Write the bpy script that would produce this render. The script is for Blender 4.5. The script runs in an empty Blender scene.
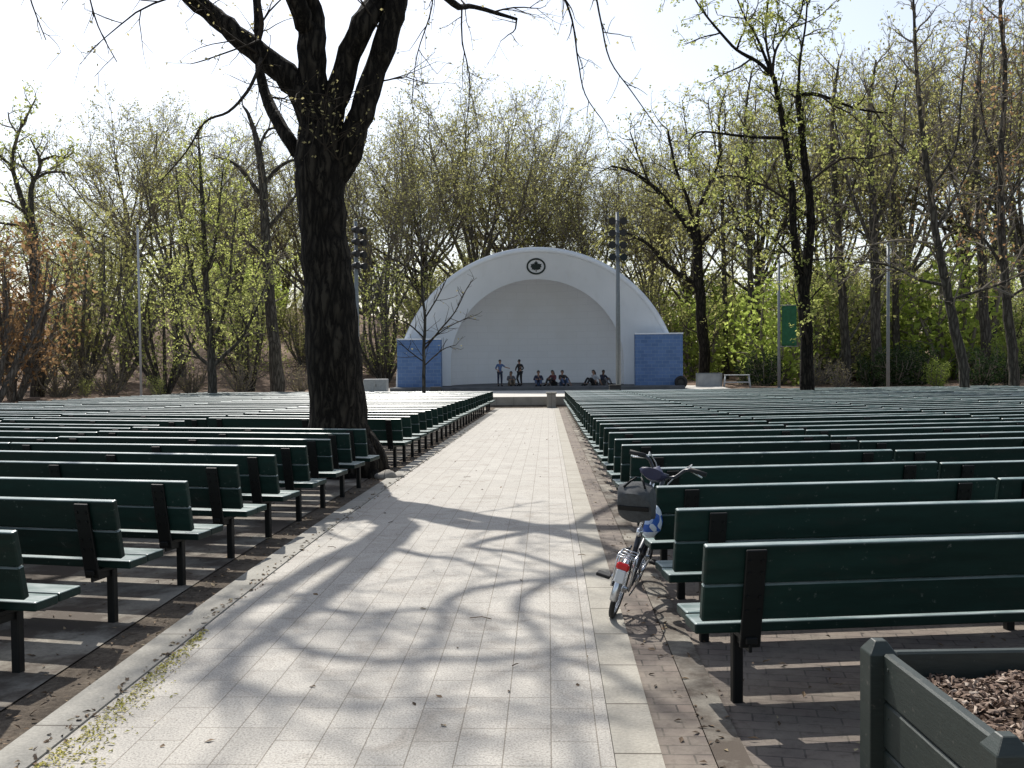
import bpy, bmesh, math, random
import numpy as np
from mathutils import Vector, Matrix, Euler

random.seed(7)
SC = bpy.context.scene
COL = SC.collection
R = math.radians
PI = math.pi

# ------------------------------------------------------------------ camera
EYE = 1.75
FPX = 1000.0
cam_d = bpy.data.cameras.new('camera')
cam = bpy.data.objects.new('camera', cam_d)
COL.objects.link(cam)
cam_d.sensor_width = 36.0
cam_d.lens = 36.0 * FPX / 1024.0
cam_d.clip_start = 0.05
cam_d.clip_end = 3000.0
YAW, PITCH, ROLL = math.atan(36 / FPX), math.atan(32 / FPX), 0.010
CM = (Matrix.Translation((0, 0, EYE)) @ Matrix.Rotation(YAW, 4, 'Z') @ Matrix.Rotation(PI / 2 - PITCH, 4, 'X')
      @ Matrix.Rotation(-ROLL, 4, 'Z'))
cam.matrix_world = CM
SC.camera = cam


def W(px, py, d):
    """world point seen at pixel (px, py) of the photograph at depth d metres along the view axis"""
    v = CM @ Vector(((px - 512) / FPX * d, -(py - 384) / FPX * d, -d))
    return v


# ------------------------------------------------------------------ terrain
def sstep(a, b, x):
    t = min(1.0, max(0.0, (x - a) / (b - a)))
    return t * t * (3 - 2 * t)


def seat_z(y):
    """floor of the seating area: level near the camera, then a gentle fall to the stage"""
    t = max(0.0, y - 6.0)
    if t < 6.0:
        return -0.023 * t * t / 12.0
    return -0.023 * (t - 3.0)


def gz(x, y):
    z = seat_z(min(y, 46.5))
    k = sstep(46.5, 47.6, y - max(0.0, abs(x) - 3.0) * 0.17)
    z = z * (1 - k) + (-0.46) * k
    hill = 6.0 * sstep(59, 105, y) * sstep(-3, -24, x) + 2.2 * sstep(70, 130, y) * sstep(4, 30, x)
    hill += 1.0 * sstep(66, 110, y)
    out = 0.35 * sstep(24, 40, abs(x)) + 1.4 * sstep(34, 70, abs(x)) * sstep(30, 60, y)
    bump = 0.0
    if y > 58 or abs(x) > 26:
        bump = 0.16 * math.sin(x * .31 + 1.3) * math.sin(y * .27) + 0.09 * math.sin(x * .83) * math.cos(y * .71)
    return z + hill + out + bump


# ------------------------------------------------------------------ object helpers
def tag(o, label=None, cat=None, group=None, kind=None):
    if label:
        o['label'] = label
    if cat:
        o['category'] = cat
    if group:
        o['group'] = group
    if kind:
        o['kind'] = kind
    return o


def empty(name, label, cat, loc=(0, 0, 0), rotz=0.0, group=None):
    o = bpy.data.objects.new(name, None)
    o.empty_display_size = 0.2
    COL.objects.link(o)
    o.location = loc
    o.rotation_euler = (0, 0, rotz)
    return tag(o, label, cat, group)


def link_mesh(name, me, parent=None):
    o = bpy.data.objects.new(name, me)
    COL.objects.link(o)
    if parent is not None:
        o.parent = parent
    return o


def obj(name, bm, mats, parent=None, smooth=None):
    me = bpy.data.meshes.new(name)
    bm.normal_update()
    bm.to_mesh(me)
    bm.free()
    if not isinstance(mats, (list, tuple)):
        mats = [mats]
    for m in mats:
        me.materials.append(m)
    if smooth is not None:
        me.shade_smooth()
        if smooth < 3.1:
            me.set_sharp_from_angle(angle=smooth)
    return link_mesh(name, me, parent)


def dup(root, loc, rotz=0.0, scale=None, label=None, group=None):
    r = root.copy()
    COL.objects.link(r)
    r.location = loc
    r.rotation_euler = (0, 0, rotz)
    if scale is not None:
        r.scale = scale
    if label:
        r['label'] = label
    if group:
        r['group'] = group
    for ch in KIDS.get(root.name, []):
        c = ch.copy()
        COL.objects.link(c)
        c.parent = r
        for g in KIDS.get(ch.name, []):
            d = g.copy()
            COL.objects.link(d)
            d.parent = c
    return r


KIDS = {}


def remember(root):
    """note the children of a thing once, so that copying it is cheap"""
    KIDS[root.name] = list(root.children)
    for c in root.children:
        KIDS[c.name] = list(c.children)
    return root


def NB():
    return bmesh.new()


def box(bm, c, s, M=None, bev=0.0, mat=0, bseg=1):
    m = Matrix.Translation(c) @ Matrix.Diagonal((s[0], s[1], s[2], 1))
    if M is not None:
        m = M @ m
    g = bmesh.ops.create_cube(bm, size=1.0, matrix=m)
    vs = g['verts']
    fs = set()
    es = set()
    for v in vs:
        fs.update(v.link_faces)
        es.update(v.link_edges)
    for f in fs:
        f.material_index = mat
    if bev > 0:
        r = bmesh.ops.bevel(bm, geom=list(es), offset=bev, segments=bseg, affect='EDGES', profile=0.5)
        for f in r['faces']:
            f.material_index = mat
    return vs


def tube(bm, pts, rad, n=8, cap=True, mat=0, flat=1.0):
    pts = [Vector(p) for p in pts]
    if not isinstance(rad, (list, tuple)):
        rad = [rad] * len(pts)
    rings = []
    ref = None
    for i, p in enumerate(pts):
        t = (pts[min(i + 1, len(pts) - 1)] - pts[max(i - 1, 0)]).normalized()
        if ref is None:
            ref = Vector((0, 0, 1)) if abs(t.z) < .9 else Vector((1, 0, 0))
            u = t.cross(ref).normalized()
        else:
            u = (u - t * u.dot(t)).normalized()
        v = t.cross(u)
        rings.append([bm.verts.new(p + (u * math.cos(2 * PI * k / n) + v * math.sin(2 * PI * k / n) * flat) * rad[i]) for k in range(n)])
    for a, b in zip(rings, rings[1:]):
        for k in range(n):
            f = bm.faces.new((a[k], a[(k + 1) % n], b[(k + 1) % n], b[k]))
            f.material_index = mat
            f.smooth = True
    if cap:
        for ring, rev in ((rings[0], True), (rings[-1], False)):
            f = bm.faces.new(list(reversed(ring)) if rev else ring)
            f.material_index = mat
    return rings


def disc_ring(bm, c, axis, r_out, r_in, th, n=32, mat=0):
    """a flat washer of thickness th round axis"""
    axis = Vector(axis).normalized()
    u = axis.orthogonal().normalized()
    v = axis.cross(u)
    c = Vector(c)
    L = []
    for r, o in ((r_out, -th / 2), (r_out, th / 2), (r_in, th / 2), (r_in, -th / 2)):
        L.append([bm.verts.new(c + axis * o + (u * math.cos(2 * PI * k / n) + v * math.sin(2 * PI * k / n)) * r) for k in range(n)])
    for a in range(4):
        A, B = L[a], L[(a + 1) % 4]
        for k in range(n):
            f = bm.faces.new((A[k], A[(k + 1) % n], B[(k + 1) % n], B[k]))
            f.material_index = mat


def torus(bm, c, axis, Rr, r, n=36, m=8, mat=0):
    axis = Vector(axis).normalized()
    u = axis.orthogonal().normalized()
    v = axis.cross(u)
    c = Vector(c)
    rings = []
    for k in range(n):
        a = 2 * PI * k / n
        d = u * math.cos(a) + v * math.sin(a)
        rings.append([bm.verts.new(c + d * (Rr + r * math.cos(2 * PI * j / m)) + axis * r * math.sin(2 * PI * j / m)) for j in range(m)])
    for k in range(n):
        A, B = rings[k], rings[(k + 1) % n]
        for j in range(m):
            f = bm.faces.new((A[j], A[(j + 1) % m], B[(j + 1) % m], B[j]))
            f.material_index = mat
            f.smooth = True


def ball(bm, c, r, M=None, seg=12, mat=0):
    m = Matrix.Translation(c) @ Matrix.Diagonal((r[0], r[1], r[2], 1))
    if M is not None:
        m = M @ m
    g = bmesh.ops.create_uvsphere(bm, u_segments=seg, v_segments=max(6, seg * 2 // 3), radius=1.0, matrix=m)
    fs = set()
    for v in g['verts']:
        fs.update(v.link_faces)
    for f in fs:
        f.material_index = mat
        f.smooth = True
    return g['verts']


def poly_prism(bm, pts, o, ux, uy, nrm, th, mat=0):
    """extrude a 2D outline lying in the plane (o, ux, uy) by th along nrm"""
    o, ux, uy, nrm = Vector(o), Vector(ux), Vector(uy), Vector(nrm)
    a = [bm.verts.new(o + ux * p[0] + uy * p[1]) for p in pts]
    b = [bm.verts.new(o + ux * p[0] + uy * p[1] + nrm * th) for p in pts]
    n = len(pts)
    fs = [bm.faces.new(list(reversed(a))), bm.faces.new(b)]
    for k in range(n):
        fs.append(bm.faces.new((a[k], a[(k + 1) % n], b[(k + 1) % n], b[k])))
    for f in fs:
        f.material_index = mat
    bmesh.ops.recalc_face_normals(bm, faces=fs)


# ------------------------------------------------------------------ materials
def new_mat(name):
    m = bpy.data.materials.new(name)
    m.use_nodes = True
    nt = m.node_tree
    b = nt.nodes['Principled BSDF']
    return m, nt, b


def N(nt, typ, **kw):
    n = nt.nodes.new(typ)
    for k, v in kw.items():
        if k in n.inputs:
            n.inputs[k].default_value = v
        else:
            setattr(n, k, v)
    return n


def ramp(nt, fac, stops):
    r = nt.nodes.new('ShaderNodeValToRGB')
    e = r.color_ramp.elements
    while len(e) < len(stops):
        e.new(0.5)
    for i, (p, c) in enumerate(stops):
        e[i].position = p
        e[i].color = (c[0], c[1], c[2], 1)
    nt.links.new(fac, r.inputs[0])
    return r.outputs[0]


def mixc(nt, fac, a, b, mode='MIX'):
    m = nt.nodes.new('ShaderNodeMix')
    m.data_type = 'RGBA'
    m.blend_type = mode
    for i, val in ((0, fac), (6, a), (7, b)):
        if hasattr(val, 'is_output'):
            nt.links.new(val, m.inputs[i])
        elif i == 0:
            m.inputs[0].default_value = val
        else:
            m.inputs[i].default_value = (val[0], val[1], val[2], 1)
    return m.outputs[2]


def noise(nt, vec, scale, detail=4.0, rough=.55, dist=0.0):
    n = N(nt, 'ShaderNodeTexNoise', Scale=scale, Detail=detail, Roughness=rough, Distortion=dist)
    nt.links.new(vec, n.inputs['Vector'])
    return n.outputs[0]


def coord(nt, kind='Object', scale=None):
    t = nt.nodes.new('ShaderNodeTexCoord').outputs[kind]
    if scale is not None:
        mp = nt.nodes.new('ShaderNodeMapping')
        mp.inputs['Scale'].default_value = scale
        nt.links.new(t, mp.inputs[0])
        return mp.outputs[0]
    return t


def bump(nt, bs, h, strength=.3, dist=.02):
    b = N(nt, 'ShaderNodeBump', Strength=strength, Distance=dist)
    nt.links.new(h, b.inputs['Height'])
    nt.links.new(b.outputs[0], bs.inputs['Normal'])


def simple(name, c, rough=.6, metal=0.0, var=.18, scale=9.0, spec=None):
    """a paint / metal / cloth with slight mottling"""
    m, nt, b = new_mat(name)
    v = coord(nt)
    n = noise(nt, v, scale, 5)
    col = ramp(nt, n, [(.3, [x * (1 - var) for x in c]), (.7, [min(1, x * (1 + var)) for x in c])])
    nt.links.new(col, b.inputs['Base Color'])
    b.inputs['Roughness'].default_value = rough
    b.inputs['Metallic'].default_value = metal
    if spec is not None:
        b.inputs['Specular IOR Level'].default_value = spec
    return m


def mat_bench():
    m, nt, b = new_mat('bench_paint')
    v = coord(nt, 'Object', (1.0, 6.0, 6.0))
    oi = nt.nodes.new('ShaderNodeObjectInfo')
    n1 = noise(nt, v, 3.0, 6, .6)
    n2 = noise(nt, coord(nt), 22.0, 6, .65)
    base = ramp(nt, n1, [(.3, (.0036, .0165, .0135)), (.7, (.0075, .030, .024))])
    base = mixc(nt, oi.outputs['Random'], base, mixc(nt, .35, base, (.006, .017, .014)))
    chips = ramp(nt, n2, [(.64, (0, 0, 0)), (.70, (1, 1, 1))])
    oi2 = nt.nodes.new('ShaderNodeHueSaturation')
    mr2 = nt.nodes.new('ShaderNodeMapRange')
    mr2.inputs[3].default_value = .65
    mr2.inputs[4].default_value = 1.35
    nt.links.new(oi.outputs['Random'], mr2.inputs[0])
    nt.links.new(mr2.outputs[0], oi2.inputs['Value'])
    nt.links.new(base, oi2.inputs['Color'])
    col = mixc(nt, chips, oi2.outputs[0], (.07, .085, .075))
    grime = noise(nt, coord(nt, 'Object', (2.0, 2.0, 5.0)), 2.0, 7, .7)
    col = mixc(nt, ramp(nt, grime, [(.55, (0, 0, 0)), (.75, (.7, .7, .7))]), col, (.022, .026, .022))
    # weathered paint on upward faces, paled further to paint in the sun's glint
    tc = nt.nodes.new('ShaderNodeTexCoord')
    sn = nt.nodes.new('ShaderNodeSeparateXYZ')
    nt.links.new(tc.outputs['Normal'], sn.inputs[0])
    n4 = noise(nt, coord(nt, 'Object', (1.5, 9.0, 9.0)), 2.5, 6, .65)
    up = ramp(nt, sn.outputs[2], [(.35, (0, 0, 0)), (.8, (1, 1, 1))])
    worn_glint = mixc(nt, ramp(nt, n4, [(.35, (0, 0, 0)), (.65, (1, 1, 1))]), (.10, .165, .150), (.34, .385, .37))
    col = mixc(nt, up, col, worn_glint)
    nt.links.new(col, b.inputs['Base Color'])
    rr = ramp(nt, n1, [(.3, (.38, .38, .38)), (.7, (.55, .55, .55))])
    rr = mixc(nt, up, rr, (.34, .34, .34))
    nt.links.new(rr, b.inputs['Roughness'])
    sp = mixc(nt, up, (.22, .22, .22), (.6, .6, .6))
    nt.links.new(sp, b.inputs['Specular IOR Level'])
    bump(nt, b, n1, .25, .004)
    return m


def mat_tiles():
    m, nt, b = new_mat('path_tiles')
    v = coord(nt)
    sx = nt.nodes.new('ShaderNodeSeparateXYZ')
    nt.links.new(v, sx.inputs[0])
    cb = nt.nodes.new('ShaderNodeCombineXYZ')
    nt.links.new(sx.outputs[1], cb.inputs[0])
    nt.links.new(sx.outputs[0], cb.inputs[1])
    br = N(nt, 'ShaderNodeTexBrick', Scale=1.0)
    br.inputs['Brick Width'].default_value = .415
    br.inputs['Row Height'].default_value = .2075
    br.inputs['Mortar Size'].default_value = .0030
    br.inputs['Mortar Smooth'].default_value = .3
    br.inputs['Bias'].default_value = 0.0
    br.inputs['Color1'].default_value = (.385, .366, .328, 1)
    br.inputs['Color2'].default_value = (.345, .327, .292, 1)
    br.inputs['Mortar'].default_value = (.17, .15, .12, 1)
    br.offset = .37
    br.offset_frequency = 3
    nt.links.new(cb.outputs[0], br.inputs[0])
    big = noise(nt, v, .7, 5, .6)
    grain = noise(nt, v, 95.0, 3, .7)
    col = mixc(nt, ramp(nt, big, [(.35, (0, 0, 0)), (.7, (.30, .30, .30))]), br.outputs[0], (.33, .30, .26))
    st = noise(nt, v, 2.1, 8, .72, 1.2)
    col = mixc(nt, ramp(nt, st, [(.52, (0, 0, 0)), (.70, (.6, .6, .6))]), col, (.185, .16, .13))
    g2 = ramp(nt, grain, [(.3, (.5, .5, .5)), (.5, (1, 1, 1)), (.7, (1.35, 1.35, 1.32))])
    col = mixc(nt, 1.0, col, g2, 'MULTIPLY')
    nt.links.new(col, b.inputs['Base Color'])
    b.inputs['Roughness'].default_value = .85
    h = nt.nodes.new('ShaderNodeMath')
    h.operation = 'SUBTRACT'
    nt.links.new(grain, h.inputs[0])
    nt.links.new(br.outputs[1], h.inputs[1])
    bump(nt, b, h.outputs[0], .5, .004)
    return m


def mat_concrete(name, c1, c2, scale=3.0, joint=None, dirt=None):
    m, nt, b = new_mat(name)
    v = coord(nt)
    n = noise(nt, v, scale, 7, .62)
    gr = noise(nt, v, 60.0, 3, .7)
    col = ramp(nt, n, [(.3, c1), (.7, c2)])
    col = mixc(nt, 1.0, col, ramp(nt, gr, [(.3, (.78, .78, .78)), (.7, (1.12, 1.12, 1.12))]), 'MULTIPLY')
    if joint:
        w = N(nt, 'ShaderNodeTexBrick', Scale=1.0)
        w.offset = 0
        w.inputs['Brick Width'].default_value = joint[0]
        w.inputs['Row Height'].default_value = joint[1]
        w.inputs['Mortar Size'].default_value = .006
        w.inputs['Color1'].default_value = w.inputs['Color2'].default_value = (1, 1, 1, 1)
        w.inputs['Mortar'].default_value = (.25, .22, .2, 1)
        nt.links.new(v, w.inputs[0])
        col = mixc(nt, 1.0, col, w.outputs[0], 'MULTIPLY')
    if dirt:
        n3 = noise(nt, v, 1.3, 6, .7)
        col = mixc(nt, ramp(nt, n3, [(.42, (0, 0, 0)), (.56, (1, 1, 1))]), col, dirt)
    nt.links.new(col, b.inputs['Base Color'])
    b.inputs['Roughness'].default_value = .9
    bump(nt, b, gr, .4, .006)
    return m


def mat_brick_ground(name, rot=0.0):
    m, nt, b = new_mat(name)
    v = coord(nt)
    mp = nt.nodes.new('ShaderNodeMapping')
    mp.inputs['Rotation'].default_value = (0, 0, rot)
    nt.links.new(v, mp.inputs[0])
    br = N(nt, 'ShaderNodeTexBrick', Scale=1.0)
    br.inputs['Brick Width'].default_value = .205
    br.inputs['Row Height'].default_value = .102
    br.inputs['Mortar Size'].default_value = .005
    br.inputs['Color1'].default_value = (.165, .132, .11, 1)
    br.inputs['Color2'].default_value = (.125, .105, .09, 1)
    br.inputs['Mortar'].default_value = (.045, .038, .032, 1)
    nt.links.new(mp.outputs[0], br.inputs[0])
    n = noise(nt, v, 2.2, 7, .7)
    dust = noise(nt, v, 14.0, 5, .7)
    col = mixc(nt, ramp(nt, n, [(.4, (0, 0, 0)), (.62, (.85, .85, .85))]), br.outputs[0], (.21, .18, .145))
    col = mixc(nt, ramp(nt, dust, [(.5, (0, 0, 0)), (.75, (.6, .6, .6))]), col, (.06, .047, .037))
    nt.links.new(col, b.inputs['Base Color'])
    b.inputs['Roughness'].default_value = .92
    bump(nt, b, dust, .5, .012)
    return m


def mat_dirt(name, stops, scale=2.0, fine=30.0):
    m, nt, b = new_mat(name)
    v = coord(nt)
    n = noise(nt, v, scale, 8, .68)
    f = noise(nt, v, fine, 5, .7)
    col = ramp(nt, n, stops)
    col = mixc(nt, 1.0, col, ramp(nt, f, [(.3, (.55, .5, .45)), (.7, (1.25, 1.2, 1.15))]), 'MULTIPLY')
    nt.links.new(col, b.inputs['Base Color'])
    b.inputs['Roughness'].default_value = .95
    b.inputs['Specular IOR Level'].default_value = .2
    bump(nt, b, f, .7, .03)
    return m


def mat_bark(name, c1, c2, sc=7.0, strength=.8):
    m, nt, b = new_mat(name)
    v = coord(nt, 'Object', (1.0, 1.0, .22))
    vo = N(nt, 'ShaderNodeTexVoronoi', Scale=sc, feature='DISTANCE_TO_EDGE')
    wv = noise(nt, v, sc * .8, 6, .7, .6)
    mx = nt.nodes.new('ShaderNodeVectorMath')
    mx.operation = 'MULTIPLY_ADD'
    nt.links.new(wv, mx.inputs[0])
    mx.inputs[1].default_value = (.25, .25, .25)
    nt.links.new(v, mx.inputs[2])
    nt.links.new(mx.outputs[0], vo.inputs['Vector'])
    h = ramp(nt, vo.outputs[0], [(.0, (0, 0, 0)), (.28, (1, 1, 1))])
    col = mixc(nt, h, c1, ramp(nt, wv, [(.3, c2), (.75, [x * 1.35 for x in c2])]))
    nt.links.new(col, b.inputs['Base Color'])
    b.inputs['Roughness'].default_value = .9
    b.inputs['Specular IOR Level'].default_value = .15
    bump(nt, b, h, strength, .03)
    return m


def mat_leaf(name, c1, c2, trans=.55):
    m, nt, b = new_mat(name)
    geo = nt.nodes.new('ShaderNodeNewGeometry')
    oi = nt.nodes.new('ShaderNodeObjectInfo')
    n = noise(nt, coord(nt), .9, 3, .6)
    r = nt.nodes.new('ShaderNodeMath')
    r.operation = 'MULTIPLY_ADD'
    nt.links.new(geo.outputs['Random Per Island'], r.inputs[0])
    r.inputs[1].default_value = .55
    nt.links.new(n, r.inputs[2])
    col = ramp(nt, r.outputs[0], [(.38, c1), (.95, c2)])
    hs = N(nt, 'ShaderNodeHueSaturation')
    mr = nt.nodes.new('ShaderNodeMapRange')
    mr.inputs[3].default_value = .8
    mr.inputs[4].default_value = 1.2
    nt.links.new(oi.outputs['Random'], mr.inputs[0])
    nt.links.new(mr.outputs[0], hs.inputs['Value'])
    nt.links.new(col, hs.inputs['Color'])
    col = hs.outputs[0]
    df = nt.nodes.new('ShaderNodeBsdfDiffuse')
    tr = nt.nodes.new('ShaderNodeBsdfTranslucent')
    nt.links.new(col, df.inputs[0])
    nt.links.new(col, tr.inputs[0])
    ms = nt.nodes.new('ShaderNodeMixShader')
    ms.inputs[0].default_value = trans
    nt.links.new(df.outputs[0], ms.inputs[1])
    nt.links.new(tr.outputs[0], ms.inputs[2])
    out = nt.nodes['Material Output']
    nt.links.new(ms.outputs[0], out.inputs[0])
    nt.nodes.remove(b)
    return m


M = {}
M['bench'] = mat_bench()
M['black'] = simple('black_iron', (.005, .006, .006), .5, .0, spec=.25)
M['tiles'] = mat_tiles()
M['kerb'] = mat_concrete('kerb_concrete', (.29, .27, .225), (.38, .358, .305), 2.2, joint=(3.0, .61))
M['kerb_grey'] = mat_concrete('kerb_grey', (.235, .225, .195), (.33, .315, .275), 2.2, joint=(3.0, 1.52))
M['slab'] = mat_concrete('slab_concrete', (.17, .155, .13), (.30, .275, .225), 1.4, dirt=(.07, .054, .04))
M['brick'] = mat_brick_ground('old_brick')
M['brick_row'] = mat_brick_ground('old_brick_rows', R(9))
M['dirt'] = mat_dirt('bare_dirt', [(.3, (.05, .042, .034)), (.5, (.11, .094, .076)), (.7, (.19, .165, .13))], 2.4)
M['litterfloor'] = mat_dirt('wood_floor', [(.3, (.085, .062, .045)), (.5, (.165, .12, .09)), (.62, (.26, .195, .15)), (.75, (.09, .11, .04))], .5, 9.0)
M['plaza'] = mat_concrete('plaza_concrete', (.44, .42, .38), (.58, .56, .51), .8)
M['wallc'] = mat_concrete('wall_concrete', (.20, .185, .16), (.31, .29, .25), 1.3, joint=(.8, .19))
M['stage'] = mat_concrete('stage_stone', (.07, .075, .08), (.12, .125, .13), 1.5)
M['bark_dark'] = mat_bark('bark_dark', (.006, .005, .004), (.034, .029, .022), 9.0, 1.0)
M['bark'] = mat_bark('bark_brown', (.036, .032, .026), (.10, .09, .073), 7.0)
M['bark_grey'] = mat_bark('bark_grey', (.075, .068, .058), (.19, .175, .15), 8.0, .5)
M['twig'] = simple('twig', (.20, .175, .14), .9, spec=.1)
M['twig_dark'] = simple('twig_dark', (.04, .033, .026), .9, spec=.1)
M['leaf_yg'] = mat_leaf('leaf_yellow_green', (.28, .33, .075), (.55, .58, .20), .6)
M['leaf_olive'] = mat_leaf('leaf_olive', (.27, .275, .085), (.47, .46, .18), .55)
M['leaf_bud'] = mat_leaf('leaf_bud', (.27, .235, .11), (.46, .41, .20), .55)
M['leaf_red'] = mat_leaf('leaf_rust', (.23, .125, .06), (.42, .27, .135), .55)
M['leaf_green'] = mat_leaf('leaf_green', (.23, .31, .06), (.44, .52, .13), .62)
M['leaf_dark'] = mat_leaf('leaf_evergreen', (.018, .035, .016), (.055, .085, .035), .25)
M['steel'] = simple('galvanised_steel', (.20, .22, .23), .55, .2, .12)
M['white'] = simple('white_paint', (.72, .74, .74), .55, var=.06)
M['shell_white'] = None

# ------------------------------------------------------------------ ground sheets
def strip(name, x0, x1, y0, y1, mat, dz, nx=1, ny=60, xf=None, solid=0.0):
    """a sheet that follows the fall of the floor; with solid > 0 it is a slab of that depth"""
    bm = NB()
    rows = []
    for j in range(ny + 1):
        y = y0 + (y1 - y0) * j / ny
        rows.append([bm.verts.new((x0 + (x1 - x0) * i / nx, y, seat_z(y) + dz)) for i in range(nx + 1)])
    for a, b in zip(rows, rows[1:]):
        for i in range(nx):
            bm.faces.new((a[i], a[i + 1], b[i + 1], b[i]))
    if solid:
        g = bmesh.ops.extrude_face_region(bm, geom=bm.faces[:])
        for e in g['geom']:
            if isinstance(e, bmesh.types.BMVert):
                e.co.z -= solid
        bmesh.ops.recalc_face_normals(bm, faces=bm.faces[:])
    o = obj(name, bm, mat)
    tag(o, kind='structure')
    return o


XL, XR = -2.21, 0.27          # edges of the path
PATH_END = 46.2
# big terrain
bm = NB()
def axis_pts(lo, hi, fine_lo, fine_hi, step, coarse):
    v = [lo]
    x = lo
    while x < hi - 1e-6:
        x += step if fine_lo <= x < fine_hi else coarse
        v.append(min(x, hi))
    return v
gx = axis_pts(-520, 520, -60, 60, 1.5, 23.0)
gy = axis_pts(-40, 700, -6, 130, 1.2, 28.0)
grid = [[bm.verts.new((x, y, gz(x, y) - 0.012)) for x in gx] for y in gy]
for a, b in zip(grid, grid[1:]):
    for i in range(len(gx) - 1):
        f = bm.faces.new((a[i], a[i + 1], b[i + 1], b[i]))
        cx, cy = (a[i].co.x + a[i + 1].co.x) / 2, (a[i].co.y + b[i].co.y) / 2
        f.material_index = 0 if (cy < 47 and abs(cx) < 24) else 1
        f.smooth = True
tag(obj('ground', bm, [M['dirt'], M['litterfloor']]), kind='structure')

strip('path', XL, XR, -6, PATH_END, M['tiles'], .010)
strip('kerb_strip', XR + .003, XR + .205, -6, PATH_END, M['kerb'], .016, solid=.1)
strip('kerb_edging', XL - .213, XL - .003, -6, PATH_END, M['kerb_grey'], .020, solid=.1)
strip('brick_strip', XR + .208, XR + .425, -6, PATH_END, M['brick'], .006)
strip('footing_slab', XR + .428, XR + .575, -6, PATH_END, M['slab'], .010)
strip('brick_paving', XR + .578, XR + 4.2, -6, 24, M['brick_row'], -.002)
strip('dirt_strip', XL - .499, XL - .215, -6, PATH_END, M['dirt'], .000)
strip('footing_slab', XL - 1.25, XL - .50, -6, PATH_END, M['slab'], .008)
strip('paving', XL - 6.0, XL - 1.253, -6, 30, M['slab'], .000)

# plaza in front of the stage, its edge bent back like the rows of benches
PZ = -0.37
def plaza_edge(x):
    return 46.9 + max(0.0, abs(x + .9) - 1.9) * 0.175
bm = NB()
xs = [-12.5 + 22.5 * i / 60 for i in range(61)]
top = [(x, plaza_edge(x)) for x in xs]
a = [bm.verts.new((x, y, PZ)) for x, y in top]
b = [bm.verts.new((x, 61.0, PZ)) for x, y in top]
for i in range(60):
    bm.faces.new((a[i], a[i + 1], b[i + 1], b[i]))
tag(obj('plaza', bm, M['plaza']), kind='structure')
bm = NB()
o_, i_ = [], []
for x, y in top:
    o_.append((bm.verts.new((x, y - .30, PZ + .02)), bm.verts.new((x, y - .30, PZ - .9))))
    i_.append((bm.verts.new((x, y + .01, PZ + .02)), bm.verts.new((x, y + .01, PZ - .9))))
for k in range(60):
    bm.faces.new((o_[k][1], o_[k + 1][1], o_[k + 1][0], o_[k][0]))
    bm.faces.new((o_[k][0], o_[k + 1][0], i_[k + 1][0], i_[k][0]))
    bm.faces.new((i_[k][0], i_[k + 1][0], i_[k + 1][1], i_[k][1]))
bmesh.ops.recalc_face_normals(bm, faces=bm.faces[:])
w = obj('retaining_wall', bm, M['wallc'])
tag(w, 'low grey concrete wall closing the far end of the path', 'wall')

# short post standing at the right corner of the far end of the path
pr = empty('stone_post', 'short brown stone post before the low wall at the far end of the path', 'post',
           (.15, 46.15, seat_z(46.2)))
bm = NB(); box(bm, (0, 0, .33), (.42, .36, .66), bev=.02); obj('shaft', bm, M['wallc'], pr)
bm = NB(); box(bm, (0, 0, .70), (.50, .44, .08), bev=.015); obj('cap', bm, M['kerb_grey'], pr)

# ------------------------------------------------------------------ bandshell
def mat_shell():
    m, nt, b = new_mat('shell_paint')
    v = coord(nt)
    n = noise(nt, v, .5, 6, .6)
    col = ramp(nt, n, [(.3, (.64, .685, .73)), (.7, (.71, .75, .79))])
    st = noise(nt, coord(nt, 'Object', (1.3, 1.3, .12)), 1.4, 5, .6)
    col = mixc(nt, ramp(nt, st, [(.55, (0, 0, 0)), (.8, (.28, .28, .28))]), col, (.48, .49, .48))
    nt.links.new(col, b.inputs['Base Color'])
    b.inputs['Roughness'].default_value = .7
    return m


def mat_shell_inner():
    m, nt, b = new_mat('shell_inner')
    v = coord(nt)
    sx = nt.nodes.new('ShaderNodeSeparateXYZ')
    nt.links.new(v, sx.inputs[0])
    cb = nt.nodes.new('ShaderNodeCombineXYZ')
    nt.links.new(sx.outputs[0], cb.inputs[0])
    nt.links.new(sx.outputs[2], cb.inputs[1])
    br = N(nt, 'ShaderNodeTexBrick', Scale=1.0)
    br.inputs['Brick Width'].default_value = 1.2
    br.inputs['Row Height'].default_value = .40
    br.inputs['Mortar Size'].default_value = .012
    br.inputs['Color1'].default_value = (.82, .835, .85, 1)
    br.inputs['Color2'].default_value = (.80, .815, .83, 1)
    br.inputs['Mortar'].default_value = (.74, .755, .77, 1)
    nt.links.new(cb.outputs[0], br.inputs[0])
    n = noise(nt, coord(nt, 'Object', (.6, .6, .25)), .8, 6, .6)
    col = mixc(nt, ramp(nt, n, [(.45, (0, 0, 0)), (.75, (.5, .5, .5))]), br.outputs[0], (.72, .72, .70))
    nt.links.new(col, b.inputs['Base Color'])
    b.inputs['Roughness'].default_value = .75
    return m


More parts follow.
